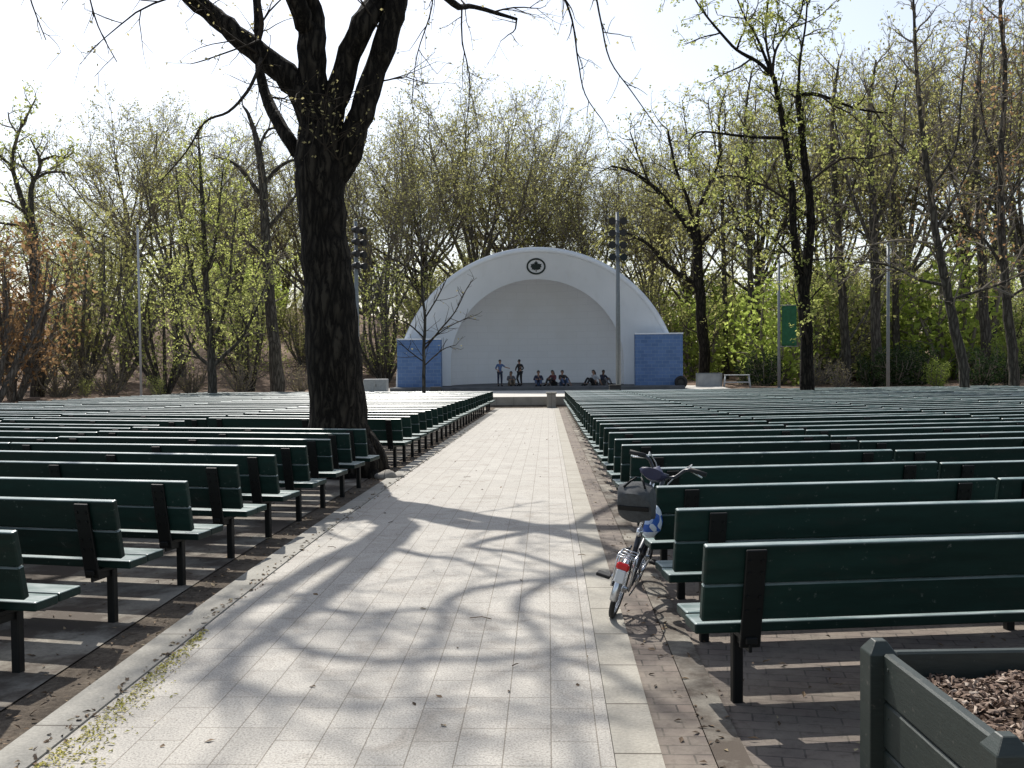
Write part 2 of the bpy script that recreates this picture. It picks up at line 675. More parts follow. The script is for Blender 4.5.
def mat_blue_tile():
    m, nt, b = new_mat('blue_tile')
    v = coord(nt)
    sx = nt.nodes.new('ShaderNodeSeparateXYZ')
    nt.links.new(v, sx.inputs[0])
    cb = nt.nodes.new('ShaderNodeCombineXYZ')
    nt.links.new(sx.outputs[0], cb.inputs[0])
    nt.links.new(sx.outputs[2], cb.inputs[1])
    br = N(nt, 'ShaderNodeTexBrick', Scale=1.0)
    br.offset = 0.5
    br.inputs['Brick Width'].default_value = .40
    br.inputs['Row Height'].default_value = .20
    br.inputs['Mortar Size'].default_value = .010
    br.inputs['Color1'].default_value = (.055, .125, .28, 1)
    br.inputs['Color2'].default_value = (.085, .17, .36, 1)
    br.inputs['Mortar'].default_value = (.15, .22, .34, 1)
    nt.links.new(cb.outputs[0], br.inputs[0])
    n = noise(nt, v, .9, 5)
    col = mixc(nt, 1.0, br.outputs[0], ramp(nt, n, [(.3, (.82, .84, .88)), (.7, (1.1, 1.08, 1.05))]), 'MULTIPLY')
    nt.links.new(col, b.inputs['Base Color'])
    b.inputs['Roughness'].default_value = .5
    return m


M['shell'] = mat_shell()
M['shell_in'] = mat_shell_inner()
M['blue'] = mat_blue_tile()
M['emblem'] = simple('emblem_dark_green', (.010, .022, .020), .6)
SHY = 57.0
sh = empty('bandshell', 'white arched bandshell with pale curved inside and blue tiled wings', 'bandshell', (-.62, SHY, -.17))
sh.scale.z = .975
RO, RI, ZI, HW = 8.02, 5.0, 1.25, 5.0


def resample(p, n):
    d = [0.0]
    for a, b in zip(p, p[1:]):
        d.append(d[-1] + math.hypot(b[0] - a[0], b[1] - a[1]))
    out = []
    for k in range(n):
        s = d[-1] * k / (n - 1)
        i = max(j for j in range(len(d)) if d[j] <= s + 1e-9)
        i = min(i, len(p) - 2)
        t = (s - d[i]) / max(1e-9, d[i + 1] - d[i])
        out.append((p[i][0] + (p[i + 1][0] - p[i][0]) * t, p[i][1] + (p[i + 1][1] - p[i][1]) * t))
    return out


NP = 97
outer = [(RO * math.cos(PI * k / 200), RO * math.sin(PI * k / 200)) for k in range(201)]
outer = resample(outer, NP)
inner = [(HW, 0)] + [(RI * math.cos(a) * HW / RI, ZI + RI * math.sin(a)) for a in [PI * k / 200 for k in range(201)]] + [(-HW, 0)]
inner = resample(inner, NP)


def loft(bm, secs, mat=0):
    L = [[bm.verts.new(p) for p in s] for s in secs]
    for a, b in zip(L, L[1:]):
        for i in range(len(a) - 1):
            f = bm.faces.new((a[i], a[i + 1], b[i + 1], b[i]))
            f.smooth = True
            f.material_index = mat
    return L


sc_ = lambda p, s: [(x * s, z * s) for x, z in p]
bm = NB()
loft(bm, [[(x * (RO - .30) / RO, -.30, z * (RO - .30) / RO) for x, z in outer], [(x, .75, z) for x, z in inner]])
obj('front_arch', bm, M['shell'], sh)
bm = NB()   # rim lip standing proud round the outer edge
loft(bm, [[(x * (RO - .30) / RO, -.298, z * (RO - .30) / RO) for x, z in outer], [(x * (RO - .27) / RO, -.42, z * (RO - .27) / RO) for x, z in outer],
          [(x, -.42, z) for x, z in outer], [(x, -.1, z) for x, z in outer]])
obj('rim', bm, M['shell'], sh)
bm = NB()
secs = []
for k in range(9):
    t = k / 8
    s = 1 - .16 * t * t
    secs.append([(x * s, -.1 + 5.6 * t, z * s) for x, z in outer])
L = loft(bm, secs)
bm.faces.new(list(reversed(L[-1])))
obj('roof', bm, M['shell'], sh)
bm = NB()
secs = []
for k in range(25):
    a = PI / 2 * k / 24 * .985
    secs.append([(x * math.cos(a), .75 + 4.3 * math.sin(a), z * math.cos(a)) for x, z in inner])
loft(bm, secs)
obj('inner_shell', bm, M['shell_in'], sh)
for s, x0, x1, zt in ((-1, -7.85, -5.38, 2.72), (1, 5.50, 8.14, 2.90)):
    bm = NB()
    box(bm, ((x0 + x1) / 2, -.85 + .2, zt / 2 - .1), (x1 - x0, .7, zt + .2), bev=.015)
    wg = obj('side_wing', bm, M['blue'], sh)
    bm = NB()
    box(bm, ((x0 + x1) / 2, -.85 + .2, zt + .04), (x1 - x0 + .06, .76, .08), bev=.01)
    obj('coping', bm, M['shell'], wg)
# emblem: a leaf in a ring high on the arch
bm = NB()
zc = (388 - 263.5) * .057 - .12
slope = Vector((0, 1.05, -(RO - .30 - RI - ZI))).normalized()
ex, ez = Vector((1, 0, 0)), -slope
en = ex.cross(ez)
en = en if en.y < 0 else -en
tt = (RO - .30 - zc) / (RO - .30 - RI - ZI)
ec = Vector((0, -.30 + 1.05 * tt, zc)) + en * .03
disc_ring(bm, ec, en, .545, .455, .05, 40)
leaf = [(0, .36), (.06, .24), (.11, .25), (.10, .13), (.20, .19), (.22, .13), (.33, .15), (.29, .05), (.34, -.02), (.24, -.08), (.28, -.17),
        (.17, -.17), (.12, -.22), (.03, -.17), (.018, -.33), (-.018, -.33), (-.03, -.17), (-.12, -.22), (-.17, -.17), (-.28, -.17), (-.24, -.08),
        (-.34, -.02), (-.29, .05), (-.33, .15), (-.22, .13), (-.20, .19), (-.10, .13), (-.11, .25), (-.06, .24)]
poly_prism(bm, [(x * .92, y * 1.08 - .01) for x, y in leaf], ec - en * .02, ex, ez, en, .045)
obj('emblem', bm, M['emblem'], sh)
# stage
bm = NB()
box(bm, (-.62, 58.6, -.17 - .16), (16.2, 5.6 + 2.0, .30), bev=.02)
stg = obj('stage_platform', bm, M['stage'])
tag(stg, 'low dark stone stage floor that the seated people share under the arch', 'stage')

# ------------------------------------------------------------------ benches
BH = 0.80


LEAN = Matrix.Translation((0, .03, .47)) @ Matrix.Rotation(R(12), 4, 'X') @ Matrix.Translation((0, -.03, -.46))


def plank_set(L, kind):
    bm = NB()
    if kind == 'back':
        box(bm, (0, .015, .753), (L, .048, .194), LEAN, bev=.011, bseg=3)
        box(bm, (0, .015, .560), (L - .004, .048, .184), LEAN, bev=.007)
    else:
        box(bm, (0, .155, .417), (L + .02, .19, .052), bev=.010, bseg=3)
        box(bm, (0, .370, .417), (L - .01, .19, .052), bev=.010, bseg=3)
    return bm


def leg_bm(x):
    bm = NB()
    box(bm, (x, -.022, .585), (.100, .020, .50), LEAN, bev=.004)           # strap plate behind the planks
    for dz in (.78, .72, .60, .53):
        for dx in (-.03, .03):
            tube(bm, [LEAN @ Vector((x + dx, -.031, dz)), LEAN @ Vector((x + dx, -.040, dz))], .009, 6)
    box(bm, (x, .20, .165), (.052, .052, .41), bev=.006)             # post
    box(bm, (x, .22, .374), (.058, .50, .032), bev=.004)             # arm under the seat
    box(bm, (x, .10, .335), (.018, .22, .045), bev=.004)
    return bm


def make_bench(L, legs):
    t = empty('park_bench', 'dark green plank bench', 'bench', (0, 0, 0))
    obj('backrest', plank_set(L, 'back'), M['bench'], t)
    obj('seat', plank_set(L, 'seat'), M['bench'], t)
    for x in legs:
        obj('leg', leg_bm(x), M['black'], t)
    return remember(t)


LS, LL = 2.42, 3.55
short = make_bench(LS, (-LS / 2 + .24, LS / 2 - .24))
long_ = make_bench(LL, (-LL / 2 + .22, 0.05, LL / 2 - .22))
ORD = ('nearest second third fourth fifth sixth seventh eighth ninth tenth eleventh twelfth thirteenth fourteenth fifteenth sixteenth '
       'seventeenth eighteenth nineteenth twentieth twenty-first twenty-second twenty-third twenty-fourth twenty-fifth twenty-sixth '
       'twenty-seventh twenty-eighth twenty-ninth thirtieth thirty-first thirty-second thirty-third thirty-fourth thirty-fifth '
       'thirty-sixth thirty-seventh thirty-eighth thirty-ninth fortieth').split()
COLW = ['at the path end', 'second from the path', 'third from the path', 'fourth from the path', 'fifth from the path', 'sixth from the path']
USED = {}
AVOID = [(-3.3, 15.6, .70)]     # (x, y, r): trunks growing among the benches; filled below
BENCHES = []


def in_view(x, y):
    d = y
    return -0.60 * d - .6 < x < .53 * d + .6


def rows(side, x_end, d0, step, n, th0, dth, first_short):
    for k in range(n):
        d = d0 + step * k
        p = Vector((x_end(k), d, 0))
        th = th0
        for j in range(6):
            L = LS if (first_short and j == 0) else LL
            dirv = Vector((side * math.cos(th), math.sin(th), 0))
            a, bpt = p, p + dirv * L
            c = (a + bpt) / 2
            p = bpt + dirv * .03
            th += dth
            if abs(c.x) > 19.5 or not (in_view(a.x, a.y) or in_view(bpt.x, bpt.y)):
                continue
            if side < 0 and min(a.x, bpt.x) < -19.5:
                continue
            hit = False
            for ax, ay, ar in AVOID:
                q = Vector((ax, ay, 0)) - a
                s = max(0.0, min(L, q.dot(dirv)))
                e = q - dirv * s
                # seat lies on the stage side of the backrest
                if (e.length < ar) or (abs(e.length) < ar + .47 and e.y > 0):
                    hit = True
            if hit:
                continue
            BENCHES.append((side, k, j, c, (th - dth) * side, first_short and j == 0))


AVOID += [(9.9, 40.0, .45), (-4.95, 40.9, .12)]
rows(1, lambda k: .715, 4.73, 1.045, 38, R(7.8), R(1.6), True)
rows(-1, lambda k: -2.40 - .37 * math.exp(-k / 4.0), 5.14, 1.04, 38, R(11.0), R(1.6), False)
for side, k, j, c, rz, sh_ in BENCHES:
    src = short if sh_ else long_
    loc = (c.x, c.y, seat_z(c.y) + random.uniform(-.014, .006))
    rzz = rz + R(random.uniform(-.4, .4))
    sd = 'right' if side > 0 else 'left'
    lab = 'dark green plank bench %s, %s row on the %s' % (COLW[j], ORD[k], sd)
    grp = 'benches in rows facing the bandshell'
    if not USED.get(src.name):
        USED[src.name] = 1
        src.location = loc
        src.rotation_euler = (0, 0, rzz)
        src['label'] = lab
        src['group'] = grp
    else:
        dup(src, loc, rzz, None, lab, grp)
print('BENCHES', len(BENCHES))

# ------------------------------------------------------------------ trees
class Wood:
    """collects branches (polylines with radii) and leaves, then turns them into meshes"""

    def __init__(self, seed):
        self.r = np.random.default_rng(seed)
        self.poly = []          # (pts, rad, sides, is_twig)
        self.leaf = []          # (points, size)

    def add(self, pts, rad, sides, twig=False):
        self.poly.append((np.asarray(pts, float), np.asarray(rad, float), sides, twig))

    def stem(self, pts, rads, sides=10, sub=4, wob=.012):
        """smooth a hand-laid stem and keep it; returns it for sprouting"""
        P_ = np.array([tuple(p) for p in pts], float)
        n = len(P_)
        out, rr = [], []
        for i in range(n - 1):
            p0, p1, p2, p3 = P_[max(i - 1, 0)], P_[i], P_[i + 1], P_[min(i + 2, n - 1)]
            for s in range(sub):
                t = s / sub
                out.append(.5 * ((2 * p1) + (-p0 + p2) * t + (2 * p0 - 5 * p1 + 4 * p2 - p3) * t * t + (-p0 + 3 * p1 - 3 * p2 + p3) * t ** 3))
                rr.append(rads[i] + (rads[i + 1] - rads[i]) * t)
        out.append(P_[-1]); rr.append(rads[-1])
        out = np.array(out); rr = np.array(rr)
        rr = rr * (1 + self.r.normal(0, .035, len(rr)))
        out[1:] += self.r.normal(0, 1, (len(out) - 1, 3)) * wob * rr[1:, None] * 6
        self.add(out, rr, sides)
        return out, rr

    def limb(self, p, d, L, r0, r1, n, wander, up, sides, twig=False):
        pts = [np.array(p, float)]
        d = d / np.linalg.norm(d)
        st = L / (n - 1)
        for i in range(n - 1):
            d = d + self.r.normal(0, wander, 3) + np.array((0, 0, up))
            d = d / np.linalg.norm(d)
            pts.append(pts[-1] + d * st)
        rad = r0 + (r1 - r0) * np.linspace(0, 1, n)
        pts = np.array(pts)
        self.add(pts, rad, sides, twig)
        return pts, rad

    def sprout(self, stem, lev, spec):
        """children of a stem, down to twigs; spec[lev] = dict of settings"""
        if lev >= len(spec):
            return
        S = spec[lev]
        pts, rad = stem
        seg = np.linalg.norm(np.diff(pts, axis=0), axis=1)
        cum = np.concatenate([[0], np.cumsum(seg)])
        Ls = cum[-1]
        n = S['n']
        n = int(n * Ls + self.r.random()) if S.get('per_m') else n
        n = max(S.get('min', 1), n)
        az0 = self.r.random() * 6.28
        ts = np.linspace(S.get('t0', .3), S.get('t1', 1.0), n) + self.r.normal(0, .4 / max(n, 1) * .5, n)
        for k in range(n):
            t = float(np.clip(ts[k], .02, 1.0)) * Ls
            i = min(len(seg) - 1, int(np.searchsorted(cum, t, 'right') - 1))
            f = (t - cum[i]) / max(seg[i], 1e-6)
            p = pts[i] + (pts[i + 1] - pts[i]) * f
            rr = rad[i] + (rad[i + 1] - rad[i]) * f
            dr = pts[i + 1] - pts[i]
            dr = dr / max(np.linalg.norm(dr), 1e-6)
            ref = np.array((0, 0, 1.0)) if abs(dr[2]) < .9 else np.array((1.0, 0, 0))
            u = np.cross(dr, ref); u /= np.linalg.norm(u)
            v = np.cross(dr, u)
            az = az0 + 2.4 * k + self.r.normal(0, .4)
            ang = math.radians(S['ang'] + self.r.normal(0, S.get('jit', 9)))
            dd = dr * math.cos(ang) + (u * math.cos(az) + v * math.sin(az)) * math.sin(ang)
            taper = 1 - S.get('drop', .45) * (t / Ls)
            L = S['len'] * taper * self.r.uniform(.7, 1.25)
            if S.get('rel'):
                L *= Ls
            r0 = min(rr * .75, S['r']) if S.get('cap', True) else S['r']
            r0 = max(r0, S.get('rmin', .006))
            last = lev == len(spec) - 1
            ch = self.limb(p, dd, L, r0, max(r0 * S.get('tip', .35), S.get('rmin', .006) * .7), S.get('seg', 5), S.get('wander', .12), S.get('up', .04),
                           S.get('sides', 5), last)
            if 'leaf' in S and S['leaf'] > 0:
                m = int(S['leaf'] + self.r.random())
                q = self.r.random(m) * .75 + .25
                ix = q * (len(ch[0]) - 1)
                i0 = np.minimum(ix.astype(int), len(ch[0]) - 2)
                fr = (ix - i0)[:, None]
                pp = ch[0][i0] * (1 - fr) + ch[0][i0 + 1] * fr
                pp = pp + self.r.normal(0, S.get('lspread', .08), (m, 3))
                c = S.get('clus', 1)
                if c > 1:
                    pp = np.repeat(pp, c, axis=0) + self.r.normal(0, S['lsize'] * .75, (m * c, 3))
                self.leaf.append((pp, S['lsize'] * self.r.uniform(.45, 1.3, m * c)))
            self.sprout(ch, lev + 1, spec)

    # -- meshes
    def _tubes(self, want):
        groups = {}
        for pts, rad, sides, twig in self.poly:
            if want(twig, rad):
                groups.setdefault((len(pts), sides), []).append((pts, rad))
        V, F, off = [], [], 0
        for (n, s), L in groups.items():
            P_ = np.stack([l[0] for l in L])
            Q = np.stack([l[1] for l in L])
            B = len(L)
            T = np.empty_like(P_)
            T[:, 1:-1] = P_[:, 2:] - P_[:, :-2]
            T[:, 0] = P_[:, 1] - P_[:, 0]
            T[:, -1] = P_[:, -1] - P_[:, -2]
            T /= np.maximum(np.linalg.norm(T, axis=2, keepdims=True), 1e-9)
            mean = T.mean(axis=1)
            ref = np.where(np.abs(mean[:, 2:3]) < .8, np.array([[0, 0, 1.0]]), np.array([[1.0, 0, 0]]))
            u = np.cross(T, ref[:, None, :])
            u /= np.maximum(np.linalg.norm(u, axis=2, keepdims=True), 1e-9)
            v = np.cross(T, u)
            a = np.arange(s) * 2 * np.pi / s
            ring = u[:, :, None, :] * np.cos(a)[None, None, :, None] + v[:, :, None, :] * np.sin(a)[None, None, :, None]
            vv = P_[:, :, None, :] + ring * Q[:, :, None, None]
            V.append(vv.reshape(-1, 3))
            idx = np.arange(B * n * s).reshape(B, n, s) + off
            A, Bq = idx[:, :-1, :], idx[:, 1:, :]
            f = np.stack([A, np.roll(A, -1, axis=2), np.roll(Bq, -1, axis=2), Bq], axis=-1).reshape(-1, 4)
            F.append(f)
            off += B * n * s
        if not V:
            return np.zeros((0, 3)), np.zeros((0, 4), int)
        return np.concatenate(V), np.concatenate(F)

    def _leaves(self):
        if not self.leaf:
            return np.zeros((0, 3)), np.zeros((0, 4), int)
        P_ = np.concatenate([l[0] for l in self.leaf])
        s = np.concatenate([l[1] for l in self.leaf])
        n = len(P_)
        a = self.r.normal(0, 1, (n, 3)); a /= np.linalg.norm(a, axis=1, keepdims=True)
        b = self.r.normal(0, 1, (n, 3)); b -= a * (a * b).sum(1, keepdims=True)
        b /= np.linalg.norm(b, axis=1, keepdims=True)
        c = np.cross(a, b)
        s = s[:, None]
        q = np.stack([P_ - a * s * .6, P_ + b * s * .34 + c * s * .1, P_ + a * s * .6, P_ - b * s * .34 + c * s * .1], axis=1)
        return q.reshape(-1, 3), np.arange(n * 4).reshape(n, 4)

    def mesh(self, name, parts, mats):
        me = bpy.data.meshes.new(name)
        V, F, MI, off = [], [], [], 0
        for (v, f), mi in parts:
            V.append(v); F.append(f + off); MI.append(np.full(len(f), mi, np.int32)); off += len(v)
        V = np.concatenate(V); F = np.concatenate(F); MI = np.concatenate(MI)
        me.vertices.add(len(V)); me.vertices.foreach_set('co', V.astype(np.float32).ravel())
        me.loops.add(len(F) * 4); me.loops.foreach_set('vertex_index', F.astype(np.int32).ravel())
        me.polygons.add(len(F)); me.polygons.foreach_set('loop_start', (np.arange(len(F)) * 4).astype(np.int32))
        for m in mats:
            me.materials.append(m)
        me.polygons.foreach_set('material_index', MI)
        me.polygons.foreach_set('use_smooth', np.ones(len(F), bool))
        me.update(calc_edges=True)
        me.validate()
        return me

    def build(self, root, base, bark, twig, leaf, cut=.055, crown='crown'):
        """trunk = the thick wood, crown = the thin wood and leaves; both children of root"""
        b = np.array(base, float)
        for i, (p, r_, s, t) in enumerate(self.poly):
            self.poly[i] = (p - b, r_, s, t)
        self.leaf = [(p - b, s) for p, s in self.leaf]
        big = self._tubes(lambda t, r_: r_[0] >= cut)
        fine = self._tubes(lambda t, r_: r_[0] < cut)
        link_mesh('trunk', self.mesh('trunk', [(big, 0)], [bark]), root)
        lv = self._leaves()
        link_mesh(crown, self.mesh(crown, [(fine, 0), (lv, 1)], [twig, leaf]), root)
        return remember(root)


def gpt(px, d, dz=0.0):
    """ground point under pixel column px at depth d"""
    p = W(px, 384, d)
    return Vector((p.x, p.y, gz(p.x, p.y) + dz))


# ---- the great dark tree among the left benches
w = Wood(11)
D0 = 15.5
base = gpt(340, D0)
px = lambda l: [W(a, b, c if len(t) > 2 else D0) for t in l for (a, b, c) in [(t[0], t[1], t[2] if len(t) > 2 else D0)]]
trunk_pts = [base + Vector((0, 0, -.25)), base + Vector((0, 0, .05))] + px([(339, 445), (338, 412), (334, 350), (329, 290), (324, 235), (321, 195), (320, 160), (319, 128)])
w.stem(trunk_pts, [.70, .60, .49, .44, .42, .40, .375, .385, .39, .30], 20, 4, .004)
for a in range(7):      # root flare
    an = a * .9 + .3
    L = .62 + .15 * math.sin(a * 2.1)
    d = Vector((math.cos(an), math.sin(an), 0))
    w.stem([base + d * .28 + Vector((0, 0, .62)), base + d * .52 + Vector((0, 0, .26)), base + d * L + Vector((0, 0, .04)), base + d * (L + .3) + Vector((0, 0, -.16))],
           [.20, .20, .15, .06], 9, 3, .004)
limbs = []
def SH(px_, py_, h):
    d = 1750.0 / (py_ - 352)
    X = (px_ - 548) / 1000.0 * d
    return Vector((X - .30 * h, d + .78 * h, h))
def HL(l, r, s=12, wob=.010):
    x = w.stem(px(l), r, s, 4, wob)
    limbs.append(x)
    return x
l1 = HL([(318, 128), (301, 92), (280, 70), (255, 50), (228, 27), (204, 8), (180, -12, 15.0), (140, -52, 14.5), (92, -92, 14), (40, -120, 13.4)],
        [.26, .22, .185, .175, .16, .145, .13, .10, .06, .03])
l2 = w.stem(px([(318, 140), (313, 98), (311, 50), (309, 8)]) + [SH(372, 553, 7.9), SH(348, 574, 8.7), SH(300, 610, 10.0), SH(235, 655, 11.4), SH(180, 692, 12.4)],
            [.28, .235, .22, .205, .17, .15, .12, .08, .03], 12, 4, .010)
limbs.append(l2)
l3 = HL([(326, 150), (334, 105), (347, 62), (363, 25, 15.4), (381, -4, 15.7), (408, -42, 16.3), (438, -84, 17), (500, -150, 18), (560, -190, 19)],
        [.22, .205, .19, .185, .165, .14, .11, .07, .03])
l4 = HL([(335, 175), (348, 152), (361, 114), (376, 69), (391, 25), (399, -4), (407, -50), (411, -110), (424, -165)],
        [.22, .215, .195, .19, .18, .16, .11, .06, .02])
l5 = HL([(304, 160), (288, 138), (269, 103, 15.9), (260, 72, 16.2), (258, 40, 16.4), (254, -10, 16.8), (240, -80, 17.5)],
        [.12, .105, .095, .075, .055, .045, .03], 9)
# lumps and snags on the right limbs
for (a, b, c, r_) in ((381, 54, 15.4, .11), (357, 122, 15.4, .10)):
    p = W(a, b, c)
    w.stem([p - Vector((.14, 0, .08)), p, p + Vector((-.10, 0, .12))], [.06, r_, .05], 8, 3, .01)
# long side boughs outside the picture whose tips hang into it
o1 = HL([(411, -110), (470, -150, 14.4), (530, -90, 13.6), (556, -24, 13.2), (572, 20, 13), (578, 60, 13), (585, 94, 13), (603, 121, 13)],
        [.055, .04, .03, .018, .013, .010, .008, .006], 7)
o2 = HL([(530, -90, 13.6), (570, -70, 13.4), (592, -18, 13.3), (601, 22, 13.3), (610, 60, 13.3), (632, 92, 13.3), (661, 133, 13.3)],
        [.028, .02, .015, .012, .010, .008, .006], 7)
o3 = HL([(404, -20), (430, -38, 14.6), (432, 6, 14.4), (417, 55, 14.2), (412, 100, 14.2)], [.025, .016, .011, .008, .006], 6)
o4 = HL([(92, -92, 14), (70, -52, 13), (86, -14, 12.4), (98, 26, 12.2), (117, 62, 12.2)], [.03, .018, .012, .009, .006], 6)
o5 = HL([(40, -120, 13.4), (22, -70, 12.8), (28, -10, 12.6), (46, 40, 12.6)], [.025, .015, .010, .006], 6)
b1 = HL([(262, 56), (258, 70, 15.0), (247, 92, 14.8), (228, 112, 14.6), (205, 122, 14.5), (186, 152, 14.3), (158, 184, 14.2)],
        [.042, .030, .025, .020, .016, .012, .007], 7)
b2 = HL([(255, 50), (262, 24), (259, -6), (268, -50)], [.05, .035, .03, .02], 6)
b3 = HL([(280, 70), (262, 42), (248, 45, 15), (205, 60, 14.9), (190, 64, 14.9)], [.03, .02, .014, .01, .006], 6)
# high bough that throws the curved thin shadow across the path near the camera
o6 = w.stem([SH(262, 637, 10.85), SH(300, 656, 11.6), SH(350, 665, 12.0), SH(440, 665, 11.7), SH(540, 659, 11.3), SH(600, 644, 11.1), SH(655, 622, 10.9)],
            [.055, .055, .052, .046, .04, .03, .02], 7)
limbs.append(o6)
NB0 = len(limbs)
limbs.append(w.stem([W(311, 34, D0), SH(384, 528, 6.9), SH(366, 541, 7.5), SH(335, 556, 8.2), SH(285, 584, 9.3), SH(220, 622, 10.6), SH(150, 662, 12.0)],
                    [.15, .15, .14, .12, .10, .07, .025], 9))
limbs.append(w.stem([W(424, -165, D0), SH(470, 592, 10.3), SH(436, 640, 11.6), SH(395, 700, 13.0)], [.06, .055, .04, .02], 7))
limbs.append(w.stem([W(411, -110, D0), SH(520, 600, 10.2), SH(545, 648, 11.5), SH(575, 715, 13.0)], [.07, .055, .04, .02], 7))
limbs.append(w.stem([SH(300, 610, 10.0), SH(360, 618, 10.6), SH(420, 612, 11.0), SH(480, 618, 11.4)], [.06, .05, .035, .02], 7))
limbs.append(w.stem([SH(200, 679, 12.0), SH(320, 712, 12.6), SH(450, 706, 12.2), SH(560, 722, 11.6), SH(660, 735, 11.2)], [.035, .034, .03, .024, .015], 6))
limbs.append(w.stem([SH(366, 541, 7.5), SH(420, 556, 8.6), SH(455, 560, 9.4), SH(500, 580, 10.2)], [.07, .055, .04, .02], 7))
limbs.append(w.stem([SH(235, 655, 11.4), SH(220, 700, 12.6), SH(230, 745, 13.6)], [.05, .04, .02], 6))
NB1 = len(limbs)
limbs.append(w.stem([SH(545, 659, 11.3), SH(600, 676, 11.0), SH(648, 704, 10.8), SH(690, 730, 10.6)], [.045, .04, .035, .02], 6))
limbs.append(w.stem([W(408, -42, 16.3), SH(612, 500, 8.0), SH(640, 490, 8.3), SH(690, 478, 8.5)], [.09, .065, .045, .03], 6))
limbs.append(w.stem([W(399, -4, D0), SH(470, 545, 8.3), SH(520, 555, 8.8), SH(580, 575, 9.4), SH(640, 590, 10)], [.07, .055, .045, .035, .02], 6))
hero_spec = [
    dict(n=1.1, per_m=True, t0=.22, t1=1.0, ang=50, jit=14, len=1.9, r=.019, rmin=.007, seg=7, wander=.16, up=.02, sides=6, drop=.3),
    dict(n=3.2, per_m=True, t0=.15, t1=1.0, ang=45, jit=15, len=.95, r=.011, seg=5, wander=.16, up=.01, sides=4, rmin=.005, leaf=.6, lsize=.05, lspread=.03),
    dict(n=4.2, per_m=True, t0=.2, ang=42, jit=14, len=.42, r=.0055, seg=4, wander=.14, up=-.02, sides=3, rmin=.0038, leaf=1.6, lsize=.05, lspread=.03),
]
thin_spec = hero_spec[1:]
high_spec = [dict(hero_spec[0], n=1.15, len=2.1, r=.024, t0=.2), dict(hero_spec[1], n=3.4, len=1.0, r=.014, rmin=.006), dict(hero_spec[2], n=4.0)]
for i, x in enumerate(limbs):
    if NB0 <= i < NB1 or i == 1:
        w.sprout(x, 0, [dict(high_spec[0], t0=.45), high_spec[1], high_spec[2]])
    elif i in (5, 6, 7, 8, 9, 10, 11, 12):
        w.sprout(x, 0, [dict(thin_spec[0], n=2.6, len=.6, leaf=1.2), dict(thin_spec[1], n=4)])
    elif i == 4:
        w.sprout(x, 0, [dict(hero_spec[0], len=1.2), thin_spec[0], thin_spec[1]])
    else:
        w.sprout(x, 0, hero_spec)
# fine sprays off the fork and trunk, lit against the bark
for (a, b) in ((318, 120), (300, 92), (325, 150), (312, 105), (330, 135), (338, 160)):
    p = W(a, b, D0 - .42)
    for k in range(4):
        dd = np.array((w.r.normal(0, 1), -.5, w.r.normal(.1, .5)))
        ch = w.limb(tuple(p), dd, w.r.uniform(.5, 1.1), .010, .005, 5, .15, 0.0, 4, True)
        w.sprout(ch, 0, [dict(thin_spec[1], n=4, len=.3)])
t = empty('dark_tree', 'massive dark tree trunk forking into several limbs among the benches left of the path', 'tree', base)
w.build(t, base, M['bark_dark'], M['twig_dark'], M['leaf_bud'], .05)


# ---- hand-laid trees further back
def stems_tree(seed, px0, d, stems, spec, name, label, bark, twig, leaf, cut=.06, lead=None, group=None, z_sink=.3):
    """stems: list of ([(px, py[, dd])...], [radii]) laid where the photo shows them"""
    ww = Wood(seed)
    base = gpt(px0, d)
    rs = {21: .64, 22: .8, 23: .72, 24: .8}.get(seed, .8 if seed >= 40 else 1.0)
    for n_, (l, r_, *opt) in enumerate(stems):
        r_ = [q * rs for q in r_]
        pts = [W(q[0], q[1], d + (q[2] if len(q) > 2 else 0)) for q in l]
        if opt and opt[0] == 'base':
            pts[0] = base + Vector((0, 0, -z_sink))
        x = ww.stem(pts, r_, 10 if r_[0] > .12 else 7, 4, .012)
        ww.sprout(x, 0, spec)
    t = empty(name, label, 'tree', base, group=group)
    return ww.build(t, base, bark, twig, leaf, cut)


def lim(L, n1, n2, n3, leaf, ls, sp=.18, up=.05, ang=42, t0=.35, r=.05, clus=1):
    return [dict(n=n1 * 1.7, per_m=True, t0=t0 * .8, ang=ang, jit=14, len=L, r=r, seg=8, wander=.15, up=up, sides=5, drop=.4, rmin=.016),
            dict(n=n2 * 1.7, per_m=True, t0=.15, ang=ang, jit=14, len=L * .46, r=r * .42, seg=5, wander=.15, up=up * .6, sides=4, rmin=.013, leaf=leaf, lsize=ls, lspread=sp, clus=clus),
            dict(n=n3 * 1.5, per_m=True, t0=.12, ang=40, jit=14, len=L * .24, r=.013, seg=4, wander=.13, up=up * .4, sides=3, rmin=.010, leaf=leaf * 1.5, lsize=ls, lspread=sp, clus=clus)]


